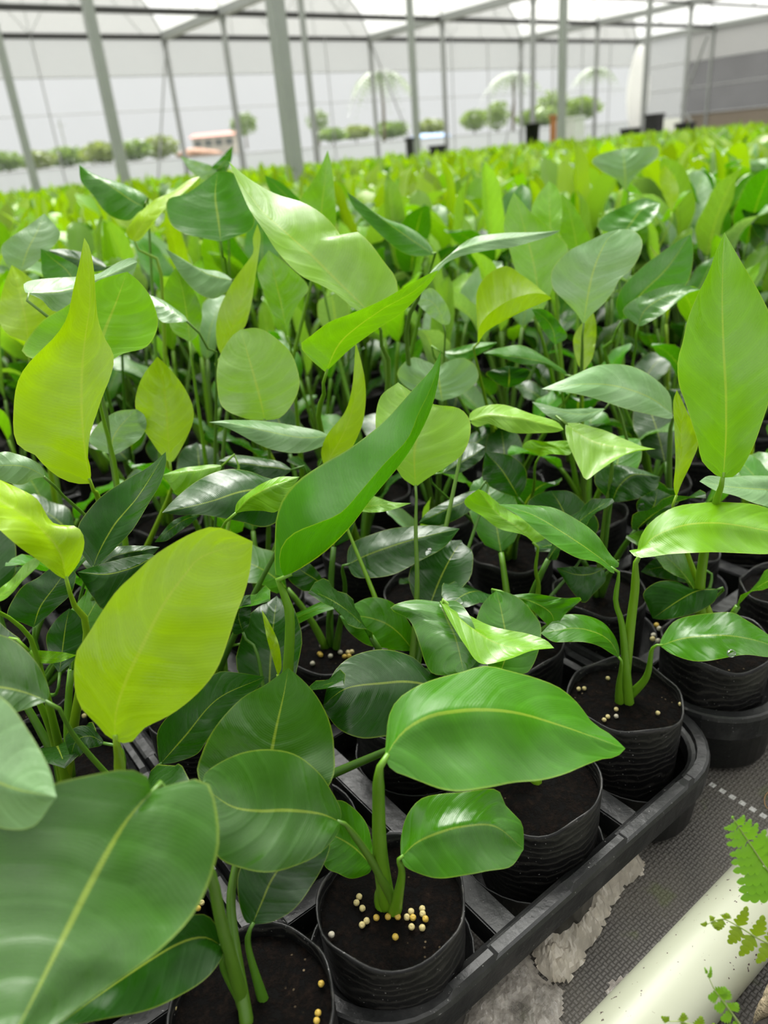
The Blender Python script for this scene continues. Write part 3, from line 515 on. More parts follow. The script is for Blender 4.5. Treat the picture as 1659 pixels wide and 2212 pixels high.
# ------------------------------------------------------------------ the rest of the bed
def grow(rn, spec, hi=True):
    "one leaf in plant coordinates: returns blade (v,f,uv) and stalk path"
    az, lean, hs, bl, bw, droop, fold, twist = spec
    h = Vector((math.cos(az), math.sin(az), 0)); sd = Vector((-math.sin(az), math.cos(az), 0)); up = Vector((0, 0, 1))
    p = Vector((h.x*.004, h.y*.004, SOILZ)); st = [p.copy()]; ns = 6
    for i in range(ns):
        a = lean*(.4+.6*(i+.5)/ns); p = p+(up*math.cos(a)+h*math.sin(a))*hs/ns; st.append(p.copy())
    n = 11 if hi else 5; hk = 3 if hi else 1; v, uv = [], []
    for i in range(n):
        t = i/(n-1); a = lean+droop*t
        if i: p = p+(up*math.cos(lean+droop*(t-.5/(n-1)))+h*math.sin(lean+droop*(t-.5/(n-1))))*bl/(n-1)
        nr = up*math.sin(a)-h*math.cos(a); tw = twist*t
        s2 = sd*math.cos(tw)+nr*math.sin(tw); n2 = nr*math.cos(tw)-sd*math.sin(tw)
        wd = bw*(max(0, t)**.55)*(max(0, 1-t)**.62)*1.05
        fo = fold*(1-.35*t)
        for k in range(-hk, hk+1):
            s = k/hk; q = p+(s2*math.cos(fo)*s+n2*math.sin(fo)*abs(s)**1.3)*wd+n2*(.004*math.sin(t*14+s*3)*abs(s)*(1 if hi else 0))
            v.append(q); uv.append(((s+1)/2, t))
    w = 2*hk+1; f = []
    for i in range(n-1):
        for k in range(w-1):
            a = i*w+k; f.append((a, a+1, a+w+1, a+w))
    return v, f, uv, st
def plant_spec(rn, H, nl=6, dark=False):
    a0 = rn.uniform(0, 6.28); out = []
    for i in range(nl):
        az = a0+(PI if i % 2 else 0)+rn.uniform(-.6, .6)
        if i == 0:
            if rn.random() < .35: s = (az, rn.uniform(.02, .2), H*.56, H*.46, H*.13*rn.uniform(.7, 1.3), rn.uniform(-.05, .3), rn.uniform(.5, 1.0), rn.uniform(-.5, .5)); tn = rn.choice('YYL')
            else: s = (az, rn.uniform(.05, .25), H*.56, H*.42, H*.20, rn.uniform(.3, .9), rn.uniform(.2, .6), rn.uniform(-.6, .6)); tn = rn.choice('YYLK')
        elif i == 1: s = (az, rn.uniform(.12, .34), H*.56, H*.40, H*.20, rn.uniform(.3, 1.1), rn.uniform(.15, .55), rn.uniform(-.6, .6)); tn = rn.choice('YYLLGPK')
        elif i == 2: s = (az, rn.uniform(.2, .45), H*.54, H*.38, H*.21, rn.uniform(.6, 1.3), rn.uniform(.05, .4), rn.uniform(-.5, .5)); tn = rn.choice('LGGPPK')
        elif i == 3: s = (az, rn.uniform(.3, .6), H*.44, H*.34, H*.20, rn.uniform(.6, 1.2), rn.uniform(.0, .3), rn.uniform(-.4, .4)); tn = rn.choice('GGDPL')
        elif i == 4: s = (az, rn.uniform(.45, .75), H*.30, H*.30, H*.18, rn.uniform(.4, .9), rn.uniform(.0, .3), rn.uniform(-.3, .3)); tn = rn.choice('DDG')
        else: s = (az+1.2, rn.uniform(.55, .9), H*.20, H*.26, H*.16, rn.uniform(.3, .8), rn.uniform(.0, .25), 0); tn = rn.choice('DDG')
        if dark and tn in 'YL' and rn.random() < .6: tn = rn.choice('GGPDL' if i else 'GLK')
        out.append((s, tn))
    return out
def as_mesh(name, v, f, uv, mats, midx=None):
    me = bpy.data.meshes.new(name); me.from_pydata([tuple(p) for p in v], [], f)
    if uv:
        l = me.uv_layers.new(name='UVMap'); idx = np.zeros(len(me.loops), dtype=np.int32); me.loops.foreach_get('vertex_index', idx)
        l.data.foreach_set('uv', np.asarray(uv, dtype=np.float32)[idx].ravel())
    for m in mats: me.materials.append(m)
    if midx: me.polygons.foreach_set('material_index', midx)
    me.polygons.foreach_set('use_smooth', [True]*len(me.polygons)); return me
near_t, far_t = [], []
rt_ = random.Random(77)
for q in range(12):
    sp = plant_spec(rt_, .50, 6, True); nr_, fr_ = [], []
    for s, tn in sp:
        v, f, uv, st = grow(rt_, s); P = cr(st, 8)
        sv, sf = tube([Vector(p) for p in P], [.0075-.0035*i/7 for i in range(8)], 8)
        nr_.append((as_mesh('leaf', v, f, uv, [LEAF]), as_mesh('leaf_stalk', sv, sf, None, [STALK]), tn))
    near_t.append(nr_)
    fr_ = []
    for s, tn in plant_spec(rt_, .50, 6):
        v, f, uv, st = grow(rt_, s); sv, sf = tube([Vector(p) for p in cr(st, 5)], [.0075-.0035*i/4 for i in range(5)], 5, False); b = len(v)
        fr_.append((as_mesh('leaf', v+sv, f+[tuple(i+b for i in x) for x in sf], uv+[(.5, 0)]*len(sv), [LEAF_FAR]), None, tn))
    far_t.append(fr_)
# small dark lower leaves of the front plants
rl = random.Random(41)
for k, r in roots.items():
    if k in ('P0', 'P1', 'P2', 'P3'): continue
    a0 = rl.uniform(0, 6.28)
    for q in range(3 if k not in ('P4', 'P5', 'P7', 'P6') else 2):
        hh = rl.uniform(.085, .15) if k != 'P4' else .07
        v, f, uv, st = grow(rl, (a0+2.1*q+rl.uniform(-.4, .4), rl.uniform(.35, .7), hh, rl.uniform(.10, .13), rl.uniform(.065, .085), rl.uniform(.5, 1.0), rl.uniform(0, .35), rl.uniform(-.3, .3)))
        tn = rl.choice('DDG'); c = tuple(x*rl.uniform(.85, 1.15) for x in TINT[tn])
        o = shared('leaf', as_mesh('leaf', v, f, uv, [LEAF]), r, c)
        sv, sf = tube([Vector(z) for z in cr(st, 8)], [.0055-.002*i/7 for i in range(8)], 8); shared('leaf_stalk', as_mesh('leaf_stalk', sv, sf, None, [STALK]), o, STC[tn])
CRATES = [at(px_, py_, d_) for px_, py_, d_ in ((885, 312, 14), (945, 318, 14.2), (1150, 284, 15), (1413, 265, 17), (1362, 284, 16.5), (1480, 270, 17.5), (1195, 274, 15.5), (1240, 276, 16.2))]
cells = []
for iy in range(0, 26*4):
    ty, ry = divmod(iy, 4); y = .39+ty*.73+ry*.183
    for ix in range(-6, 40*3):
        tx, cx_ = divmod(ix, 3); x = .242+tx*.545+cx_*.187
        if any(abs(x-a) < .07 and abs(y-b) < .07 for a, b in used): continue
        r = math.hypot(x, y); az = math.atan2(x, y)
        if not (-.06+(-.35/r) < az < 1.14+.22/r) or r > 19.5 or y > 17.5: continue
        if x > 4 and y < .35*(x-4)-.5: continue
        d = (Vector((x, y, -.3))).dot(-Z)
        if d < .3: continue
        if any(math.hypot(x-q.x, y-q.y) < .42 for q in CRATES): continue
        cells.append((d, x, y))
cells.sort()
GROUP = 'seedlings filling the bed behind the front plants'
rc = random.Random(21)
n_ind = 300-len(PLANTS); inds = 0; mass = []
for d, x, y in cells:
    hmax = 1.12
    if y < .50: H = rc.uniform(.35, .45)
    elif d < 1.25: H = rc.uniform(.30, .45)
    elif d < 1.9: H = rc.uniform(.62, .88)
    else: H = min(1.22, max(.75, rc.gauss(.97, .10)))
    if d < .95 and y < .35: continue
    if inds < n_ind:
        inds += 1
        r = empty('potted_seedling', (x+rc.uniform(-.01, .01), y+rc.uniform(-.01, .01), 0)); r.rotation_euler.z = rc.uniform(0, 6.28)
        tag(r, 'leafy green seedling among the crowded rows of the bed behind the front plants', 'plant', GROUP)
        near = d < 2.3; src = rc.choice(near_t if near else far_t)
        g = empty('x', (0,0,0)) if False else None
        for me, sme, tn in src:
            k = rc.uniform(.65, 1.2); c = tuple(min(1, q*k) for q in TINT[tn])
            o = shared('leaf', me, r, c); o.scale = (H, H, H); o.location.z = SOILZ*(1-H)
            if sme: shared('leaf_stalk', sme, o, STC[tn])
        add_pot(r, inds)
    else: mass.append((x, y, H, d))
# everything farther: one continuous mass
lo_t = []
for q in range(10):
    vs_, fs, cs = [], [], []
    for s, tn in plant_spec(rt_, .50, 6)[:4 if q % 2 else 5]:
        v, f, uv, st = grow(rt_, s, False); b = len(vs_); vs_ += [tuple(p) for p in v]; fs += [tuple(i+b for i in x) for x in f]; cs += [TINT[tn]]*len(v)
    lo_t.append((np.array(vs_), fs, np.array(cs)))
V, Fc, CC = [], [], []; nb = 0
for x, y, H, d in mass:
    v, f, c = lo_t[rc.randrange(10)]; a = rc.uniform(0, 6.28); ca, sa = math.cos(a), math.sin(a)
    w = np.empty_like(v); w[:, 0] = (v[:, 0]*ca-v[:, 1]*sa)*H*1.08+x+rc.uniform(-.02, .02); w[:, 1] = (v[:, 0]*sa+v[:, 1]*ca)*H*1.08+y+rc.uniform(-.02, .02); w[:, 2] = SOILZ+(v[:, 2]-SOILZ)*H
    V.append(w); CC.append(np.clip(c*rc.uniform(.6, 1.25), 0, 1)); Fc += [tuple(i+nb for i in q) for q in f]; nb += len(v)
if V:
    V = np.concatenate(V); CC = np.concatenate(CC)
    me = bpy.data.meshes.new('distant_seedlings'); me.from_pydata(V.tolist(), [], Fc); me.polygons.foreach_set('use_smooth', [True]*len(me.polygons))
    at_ = me.attributes.new('tint', 'FLOAT_COLOR', 'POINT'); at_.data.foreach_set('color', np.concatenate([CC, np.ones((len(CC), 1))], 1).astype(np.float32).ravel())
    me.materials.append(LEAF_MASS); o = bpy.data.objects.new('distant_seedlings', me); C.objects.link(o)
    tag(o, 'continuous blurred mass of small green seedlings filling the far bed up to the back wall', 'plants', None, 'stuff')
# ------------------------------------------------------------------ trays
def tray(name, u0, u1, v0, v1, cols, rows, label, group=None):
    r = empty(name, ((u0+u1)/2, (v0+v1)/2, 0)); tag(r, label, 'tray', group)
    cx_, cy_ = (u0+u1)/2, (v0+v1)/2; hx, hy = (u1-u0)/2, (v1-v0)/2; R = .088; zt = .100
    path = []
    for (sx, sy, a0) in ((1, -1, -90), (1, 1, 0), (-1, 1, 90), (-1, -1, 180)):
        for k in range(9):
            a = math.radians(a0+90*k/8); path.append((sx*(hx-R), sy*(hy-R), math.cos(a), math.sin(a)))
    # densify straight runs so that the raised ribs can be stepped
    full = []
    for i in range(len(path)):
        a, b = path[i], path[(i+1) % len(path)]; pa = Vector((a[0]+a[2]*R, a[1]+a[3]*R)); pb = Vector((b[0]+b[2]*R, b[1]+b[3]*R))
        full.append((a, 0)); L = (pb-pa).length
        if L > .1:
            m = int(L/.006)
            for q in range(1, m):
                t = q/m; full.append(((a[0]*(1-t)+b[0]*t, a[1]*(1-t)+b[1]*t, a[2], a[3]), L*t))
    v, f = [], []; n = len(full)
    for (x, y, cx, cy), s in full:
        rib = s > 0 and ((s+.03) % .19) < .085
        top = zt+(.0045 if rib else 0); inn = .010 if rib else .013
        pr = [(.0, zt-.034), (.0015, zt-.006), (0, zt-.001), (-.003, top), (-inn, top), (-inn-.0012, top-.006), (-.0185, zt-.007), (-.022, zt-.009), (-.0235, zt-.026), (-.021, zt-.026), (-.019, zt-.012), (-.004, zt-.012), (-.003, zt-.034)]
        for o, z in pr: v.append((x+cx*(R+o), y+cy*(R+o), z))
    m = len(pr)
    for i in range(n):
        for k in range(m):
            a, b = i*m+k, i*m+(k+1) % m; c, d = ((i+1) % n)*m+(k+1) % m, ((i+1) % n)*m+k; f.append((a, d, c, b))
    mesh_obj('rim', v, f, TRAY, r, False)
    xs = [x-cx_ for x in cols]; ys = [y-cy_ for y in rows]
    for i in range(len(xs)-1):
        x = (xs[i]+xs[i+1])/2; MB().box((x-.012, -hy+.018, zt-.016), (x+.012, hy-.018, zt-.010)).box((x-.0135, -hy+.018, zt-.04), (x-.0115, hy-.018, zt-.012)).box((x+.0115, -hy+.018, zt-.04), (x+.0135, hy-.018, zt-.012)).build('divider', TRAY, r)
    for i in range(len(ys)-1):
        y = (ys[i]+ys[i+1])/2; MB().box((-hx+.018, y-.010, zt-.0165), (hx-.018, y+.010, zt-.0105)).box((-hx+.018, y-.011, zt-.04), (hx-.018, y-.009, zt-.012)).build('divider', TRAY, r)
    for x in xs:
        for y in ys:
            vv, ff = lathe([(.001, .004), (.062, .004), (.068, .010), (.0755, .082), (.0775, .0835), (.0775, .0815), (.0735, .076), (.066, .014), (.06, .018), (.001, .018)], 32)
            o = mesh_obj('cup', [(p[0]+x, p[1]+y, p[2]) for p in vv], ff, TRAY, r)
    return r
names = {(0, 0): 'black plastic tray at the front edge of the bed holding the pellet-strewn pot',
         (1, 0): 'black plastic tray at the right edge of the photo beside the woven ground cover',
         (-1, 0): 'black plastic tray in the bottom left corner under the huge blurred round leaf'}
for ty in range(0, 3):
    for tx in range(-1, 5):
        if (tx, ty) in ((-1, 1), (-1, 2), (0, 2)) or (tx > 2 and ty == 0): continue
        u0 = .242+tx*.545; v0 = .39+ty*.73
        g = None if (tx, ty) in names else 'trays hidden under the leaves of the bed'
        tray('seedling_tray', u0-.084, u0+.374+.084, v0-.079, v0+.183*3+.079, [u0+.187*i for i in range(3)], [v0+.183*i for i in range(4)],
             names.get((tx, ty), 'black plastic seedling tray in the dark under the leaves behind the front trays'), g)
# ------------------------------------------------------------------ fertiliser pellets on the soil
def pellet(px, py, col, host, rr=.0029, z=None):
    p = at_z(px, py, SOILZ+.003 if z is None else z)
    v, f = [], []; n = 12
    bm = bmesh.new(); bmesh.ops.create_icosphere(bm, subdivisions=3, radius=rr)
    ph = rn.uniform(0, 6)
    for q in bm.verts:
        d = q.co.normalized(); q.co *= 1+.08*noise.noise(d*1.7+Vector((px, py, 0)))-(.35*max(0, d.dot(Vector((math.cos(ph)*.5, math.sin(ph)*.5, .75)).normalized())-.93)/.07)
    me = bpy.data.meshes.new('fertiliser_pellet'); bm.to_mesh(me); bm.free(); me.materials.append(PEL[col]); me.polygons.foreach_set('use_smooth', [True]*len(me.polygons))
    o = bpy.data.objects.new('fertiliser_pellet', me); C.objects.link(o); o.location = p
    nm = {'y': 'yellow', 'c': 'cream', 'w': 'whitish'}[col]
    tag(o, '%s round fertiliser pellet on the soil of %s' % (nm, host), 'pellet', 'pellets on the soil of '+host+', '+nm)
PEL = {'y': basic('pellet_yellow', (.45, .31, .05), .45, .2, 300), 'c': basic('pellet_cream', (.45, .38, .17), .45, .2, 300), 'w': basic('pellet_pale', (.40, .37, .29), .5, .2, 300)}
h1 = 'the front pot with the broad glossy leaf'
for x, y, c in [(776,1937,'c'),(770,1950,'c'),(783,1962,'c'),(792,1989,'c'),(782,1998,'c'),(813,1982,'y'),(838,1980,'y'),(859,1980,'y'),(879,1981,'c'),(892,1982,'y'),(888,1969,'c'),(912,1963,'c'),(913,1974,'c'),(919,1985,'y'),(889,2002,'c'),(912,2004,'c'),(854,2024,'y'),(716,2019,'w')]:
    pellet(x, y, c, h1, .0028)
h2 = 'the bottom left corner pot'
for x, y, c in [(560,2149,'c'),(375,2178,'c'),(694,2125,'y'),(687,2188,'y'),(684,2205,'y'),(428,1962,'y'),(436,1950,'c')]: pellet(x, y, c, h2, .0026)
h3 = 'the right corner pot of the front tray'
for x, y, c in [(1313,1465,'c'),(1250,1488,'c'),(1262,1487,'c'),(1470,1521,'c'),(1421,1540,'c'),(1331,1532,'c'),(1313,1548,'c'),(1305,1555,'c'),(1331,1547,'w')]: pellet(x, y, c, h3, .0026)
h4 = 'the dark pot under the trough-shaped leaf'
for x, y, c in [(675,1433,'w'),(690,1412,'y'),(693,1415,'y'),(714,1417,'w'),(735,1409,'w'),(744,1418,'y'),(752,1409,'c'),(760,1408,'c'),(754,1417,'y'),(695,1395,'w')]: pellet(x, y, c, h4, .0032)
h5 = 'the pot behind the right corner pot'
for x, y, c in [(1418,1350,'y'),(1424,1358,'w'),(1412,1372,'w'),(1410,1380,'c'),(1422,1384,'w')]: pellet(x, y, c, h5, .0034)
for x, y, c in [(168,1536,'y'),(175,1530,'c'),(182,1546,'c'),(160,1540,'c'),(197,1566,'w')]: pellet(x, y, c, 'the pot left of the flat yellow-green leaf', .003)
# ------------------------------------------------------------------ floor, pipe, litter
v, f = boxv((-12, -8, -.05), (45, 26.2, 0)); tag(mesh_obj('floor', v, f, FLOOR, None, False), 'black woven ground cover dusted grey', kind='structure')
t = NT('ivory_pipe'); o_ = t.obj(); sp = t.math('MULTIPLY', t.smooth(t.noise(210, 2, o_), .69, .72), t.smooth(t.noise(14, 2, o_), .35, .6))
cc = t.mix(t.math('MULTIPLY', t.noise(6, 4, o_), .5), rgba((.30, .315, .24)), rgba((.27, .275, .20)))
cc = t.mix(sp, cc, rgba((.05, .03, .03)))
PIPE = t.done(t.n('ShaderNodeBsdfPrincipled', {'Base Color': cc, 'Roughness': .38, 'Specular IOR Level': .4}))
pr = .037; vv, ff = [], []; n = 40
xs = [-.6+.02*i for i in range(0, 150)]
for x in xs:
    for k in range(n):
        a = 2*PI*k/n; vv.append((x, .212+pr*math.cos(a), pr+pr*math.sin(a)))
for i in range(len(xs)-1):
    for k in range(n): a, b = i*n+k, i*n+(k+1) % n; ff.append((a, a+n, b+n, b))
ff.append(tuple(range(n))); ff.append(tuple((len(xs)-1)*n+k for k in range(n))[::-1])
tag(mesh_obj('drain_pipe', vv, ff, PIPE), 'smooth ivory plastic pipe lying along the bed at the bottom right', 'pipe')
def clod(name, p, size, col, seed, label, cat, flat=.7):
    bm = bmesh.new(); bmesh.ops.create_icosphere(bm, subdivisions=4, radius=1)
    for q in bm.verts:
        d = q.co.copy(); k = 1+.32*noise.noise(d*1.3+Vector((seed, 0, 0)))+.14*noise.noise(d*3.5+Vector((0, seed, 0)))+.05*noise.noise(d*9)
        q.co = Vector((d.x*size[0]*k, d.y*size[1]*k, d.z*size[2]*k))
    zmin = min(q.co.z for q in bm.verts); me = bpy.data.meshes.new(name); bm.to_mesh(me); bm.free()
    me.materials.append(basic(name+'_surface', col, .85, .45, 60, .6)); me.polygons.foreach_set('use_smooth', [True]*len(me.polygons))
    o = bpy.data.objects.new(name, me); C.objects.link(o); o.location = (p.x, p.y, -zmin-.0005); tag(o, label, cat); return o
clod('stone', at_z(1487, 1733, .006), (.0068, .0058, .0055), (.2, .13, .075), 3, 'small reddish tan stone lying on the ground cover beside the front tray', 'stone')
clod('soil_clod', Vector((.46, .118, 0)), (.075, .032, .03), (.012, .009, .006), 8, 'dark clod of soil beside the ivory pipe in the bottom right corner', 'soil')
clod('rubble_lump', Vector((.478, .150, 0)), (.016, .010, .034), (.28, .23, .15), 12, 'tan lump with dark specks behind the soil at the right end of the pipe', 'rubble')
# thin twig curl at the right edge
P = cr([at_z(1662, 1708, .003), at_z(1652, 1722, .006), at_z(1654, 1742, .006), at_z(1668, 1752, .003)], 14)
sv, sf = tube([Vector(p) for p in P], .0007, 6); tag(mesh_obj('dry_root', sv, sf, basic('dry_root_brown', (.28, .17, .08), .8)), 'thin curled brown root on the ground cover at the right edge', 'root')
# crumpled film
def wrap_mat(name, col, clear):
    t = NT(name); o = t.obj(); nz = t.noise(45, 5, o, .7); n2 = t.noise(14, 3, o)
    cc = t.mix(t.smooth(n2, .35, .7), rgba(col), rgba(tuple(x*.62 for x in col)))
    p = t.n('ShaderNodeBsdfPrincipled', {'Base Color': cc, 'Roughness': .2, 'Specular IOR Level': .8, 'Normal': t.bump(nz, .5, .004)})
    tr = t.n('ShaderNodeBsdfTranslucent', {'Color': cc}); a = t.n('ShaderNodeMixShader', {0: .35, 1: p, 2: tr})
    tp = t.n('ShaderNodeBsdfTransparent', {'Color': (1, 1, 1, 1)})
    return t.done(t.n('ShaderNodeMixShader', {0: t.math('MULTIPLY', t.smooth(nz, .3, .72), clear), 1: a, 2: tp}))
def inside(x, y, poly):
    c = False; j = len(poly)-1
    for i in range(len(poly)):
        if (poly[i][1] > y) != (poly[j][1] > y) and x < (poly[j][0]-poly[i][0])*(y-poly[i][1])/(poly[j][1]-poly[i][1])+poly[i][0]: c = not c
        j = i
    return c
def crumple(name, px, mat, hgt, seed, label, frq=1.0):
    poly = [at_z(x, y, .004) for x, y in px]; P2 = [(p.x, p.y) for p in poly]
    x0, x1 = min(p[0] for p in P2), max(p[0] for p in P2); y0, y1 = min(p[1] for p in P2), max(p[1] for p in P2); st = .0030
    idx = {}; v, f = [], []
    nx, ny = int((x1-x0)/st)+2, int((y1-y0)/st)+2
    def edge(x, y):
        d = 9
        for a, b in zip(P2, P2[1:]+P2[:1]):
            ax, ay = b[0]-a[0], b[1]-a[1]; t = max(0, min(1, ((x-a[0])*ax+(y-a[1])*ay)/(ax*ax+ay*ay+1e-12))); d = min(d, math.hypot(x-a[0]-ax*t, y-a[1]-ay*t))
        return d
    def vert(i, j):
        if (i, j) in idx: return idx[(i, j)]
        x, y = x0+i*st, y0+j*st; q = Vector((x*frq, y*frq, seed)); e = edge(x, y)
        rid = sum((1-abs(noise.noise(q*s+Vector((seed, s, 0)))))**3*a for s, a in ((30, 1), (62, .7), (130, .4)))
        z = .003+hgt*min(1, e/.014)**.7*(.35+.55*noise.noise(q*18)+.45*rid)
        dx = (.0014)*noise.noise(q*150); dy = (.0014)*noise.noise(q*150+Vector((9, 9, 9)))
        idx[(i, j)] = len(v); v.append((x+dx, y+dy, max(.0015, z))); return idx[(i, j)]
    for i in range(nx):
        for j in range(ny):
            x, y = x0+(i+.5)*st, y0+(j+.5)*st; k = .0016*noise.noise(Vector((x*150, y*150, seed)))
            if inside(x+k, y-k, P2): f.append((vert(i, j), vert(i+1, j), vert(i+1, j+1), vert(i, j+1)))
    f = [q for a in f for q in ((a[0], a[1], a[2]), (a[0], a[2], a[3]))]; o = mesh_obj(name, v, f, mat, None, False); tag(o, label, 'plastic film'); return o
WR1 = wrap_mat('crumpled_film_tan', (.78, .71, .60), .2); WR2 = wrap_mat('flat_film_clear', (.58, .53, .47), .7)
crumple('plastic_wrap', [(1338,1840),(1375,1845),(1392,1862),(1390,1890),(1352,1915),(1322,1960),(1312,1990),(1288,2030),(1258,2080),(1228,2124),(1190,2122),(1165,2097),(1148,2060),(1140,2035),(1168,2000),(1208,1985),(1248,1930),(1280,1880)], WR1, .022, 4, 'crumpled tan plastic wrap lying against the front tray rail')
crumple('plastic_sheet', [(1138,2045),(1163,2102),(1190,2126),(1213,2130),(1217,2165),(1211,2230),(975,2240),(1008,2190),(1068,2108),(1100,2062)], WR2, .007, 7, 'thin clear plastic sheet spread flat below the tan wrap at the bottom edge')
crumple('plastic_scrap', [(1318,2118),(1365,2105),(1352,2128),(1325,2150),(1308,2185),(1312,2150)], WR2, .005, 9, 'little clear plastic scrap tucked against the ivory pipe')
# ------------------------------------------------------------------ fern sprigs over the pipe
FERN = leaf_mat('fern_blade', None, False)
def frond(name, rach, pins, label, lobes=5, col=(.12, .28, .02), d0=.6):
    P = cr([(x, y, d) for x, y, d in rach], 40); W = [at(p[0], p[1], p[2]) for p in P]; base = W[-1]
    r = empty(name, base); tag(r, label, 'fern')
    sv, sf = tube([w-base for w in W], [.0003+.0007*i/39 for i in range(40)], 6); mesh_obj('frond_stalk', sv, sf, STALK, r, color=(.25, .30, .12))
    for (t, side, L, wd, ang) in pins:
        i = min(38, int(t*39)); p = W[i]-base; tg = (W[i]-W[i+1]).normalized(); sd = tg.cross(Z).normalized()*side
        a = math.radians(ang); dr = (tg*math.cos(a)+sd*math.sin(a)).normalized(); pr_ = dr.cross(Z).normalized()
        L *= d0/FPX; wd *= 1.45*d0/FPX; m = 9*lobes; v, uv, f = [], [], []
        for q in range(m+1):
            s = q/m; env = (min(1, s/.12)**.5)*(1-s)**.6; ph = (s*lobes) % 1.0
            saw = .62+.38*abs(math.sin(PI*ph))**.6; w = wd*env*saw
            c = p+dr*L*s+Z*(.0016*math.sin(s*2.6))
            lean = dr*(.35*w)
            v += [c+pr_*w+lean-Z*.0006, c, c-pr_*w+lean-Z*.0006]; uv += [(0, s), (.5, s), (1, s)]
        for q in range(m):
            b = q*3; f += [(b, b+1, b+4, b+3), (b+1, b+2, b+5, b+4)]
        mesh_obj('leaflet', v, f, FERN, r, True, uv, color=col)
frond('fern_frond', [(1584, 1768, .56), (1625, 1830, .57), (1662, 1885, .58), (1720, 1970, .6)],
      [(.0, 1, 8, 4, 0)]+[(.08+.085*i, s, 26+8*i+(6 if s < 0 else 0), 7.5+1.5*i, 58) for i in range(9) for s in (1, -1)], 'large bright green fern frond reaching in from the right edge', 4, (.15, .36, .02))
frond('fern_frond', [(1529, 1996, .58), (1560, 1985, .58), (1600, 2004, .585), (1640, 2028, .59), (1700, 2055, .6)],
      [(.01, 1, 16, 5, 25), (.08, -1, 17, 6, 75), (.10, 1, 15, 6, 80), (.20, -1, 26, 9, 80), (.22, 1, 15, 10, 85), (.40, 1, 48, 12, 75), (.42, -1, 42, 15, 82), (.60, -1, 52, 15, 85), (.62, 1, 52, 14, 70), (.8, 1, 50, 14, 75), (.8, -1, 50, 14, 80)], 'small yellow-green fern sprig lying across the middle of the ivory pipe', 4, (.19, .29, .006))
frond('fern_frond', [(1528, 2104, .56), (1545, 2140, .56), (1575, 2180, .565), (1610, 2230, .58)],
      [(0, 1, 16, 3, 0), (.1, 1, 26, 4, 28), (.34, 1, 22, 12, 80), (.36, -1, 24, 12, 50), (.46, 1, 26, 13, 60), (.55, -1, 30, 13, 45), (.62, 1, 22, 12, 75), (.7, -1, 30, 12, 60), (.88, -1, 30, 12, 60)], 'fern sprig with a bare pointed tip near the bottom edge', 4, (.15, .34, .015))
frond('fern_frond', [(1446, 2206, .57), (1475, 2208, .57), (1520, 2225, .575), (1560, 2260, .58)],
      [(.02, 1, 20, 7, 30), (.25, 1, 22, 9, 65), (.3, -1, 22, 9, 65), (.5, 1, 26, 10, 70), (.7, 1, 26, 10, 70)], 'tip of a fern sprig just showing at the bottom edge', 4, (.17, .28, .01))
# ------------------------------------------------------------------ water drops on the glossy leaves

t = NT('clear_water'); lw = t.n('ShaderNodeLayerWeight', {'Blend': .35}); WATER = t.done(t.n('ShaderNodeMixShader', {0: t.math('MULTIPLY_ADD', lw.outputs['Fresnel'], .7, .05), 1: t.n('ShaderNodeBsdfTransparent', {'Color': (.88, .93, .88, 1)}), 2: t.n('ShaderNodeBsdfGlossy', {'Roughness': .05})}))
bpy.context.view_layer.update(); dg = bpy.context.evaluated_depsgraph_get()
for px, py, rr, lab in ((1580, 1411, .0044, 'water drop on the lower right leaf of the right corner seedling'), (926, 1191, .0042, 'water drop on the dark leaf behind the central trough leaf'), (1385, 1094, .0045, 'water drop on the dark leaf beside the tall upright leaf')):
    hit, loc, nor, *_ = S.ray_cast(dg, Vector((0, 0, CAMZ)), ray(px, py).normalized())
    if not hit: continue
    if nor.dot(ray(px, py)) > 0: nor = -nor
    bm = bmesh.new(); bmesh.ops.create_icosphere(bm, subdivisions=3, radius=rr)
    for q_ in bm.verts:
        q_.co.z = max(q_.co.z*.42, -.0002); q_.co.x *= 1.25+.2*noise.noise(q_.co*300)
    me = bpy.data.meshes.new('water_drop'); bm.to_mesh(me); bm.free(); me.materials.append(WATER); me.polygons.foreach_set('use_smooth', [True]*len(me.polygons))
    o = bpy.data.objects.new('water_drop', me); C.objects.link(o); o.location = loc+nor*.0003; o.rotation_mode = 'QUATERNION'; o.rotation_quaternion = nor.to_track_quat('Z', 'X'); tag(o, lab, 'water drop')
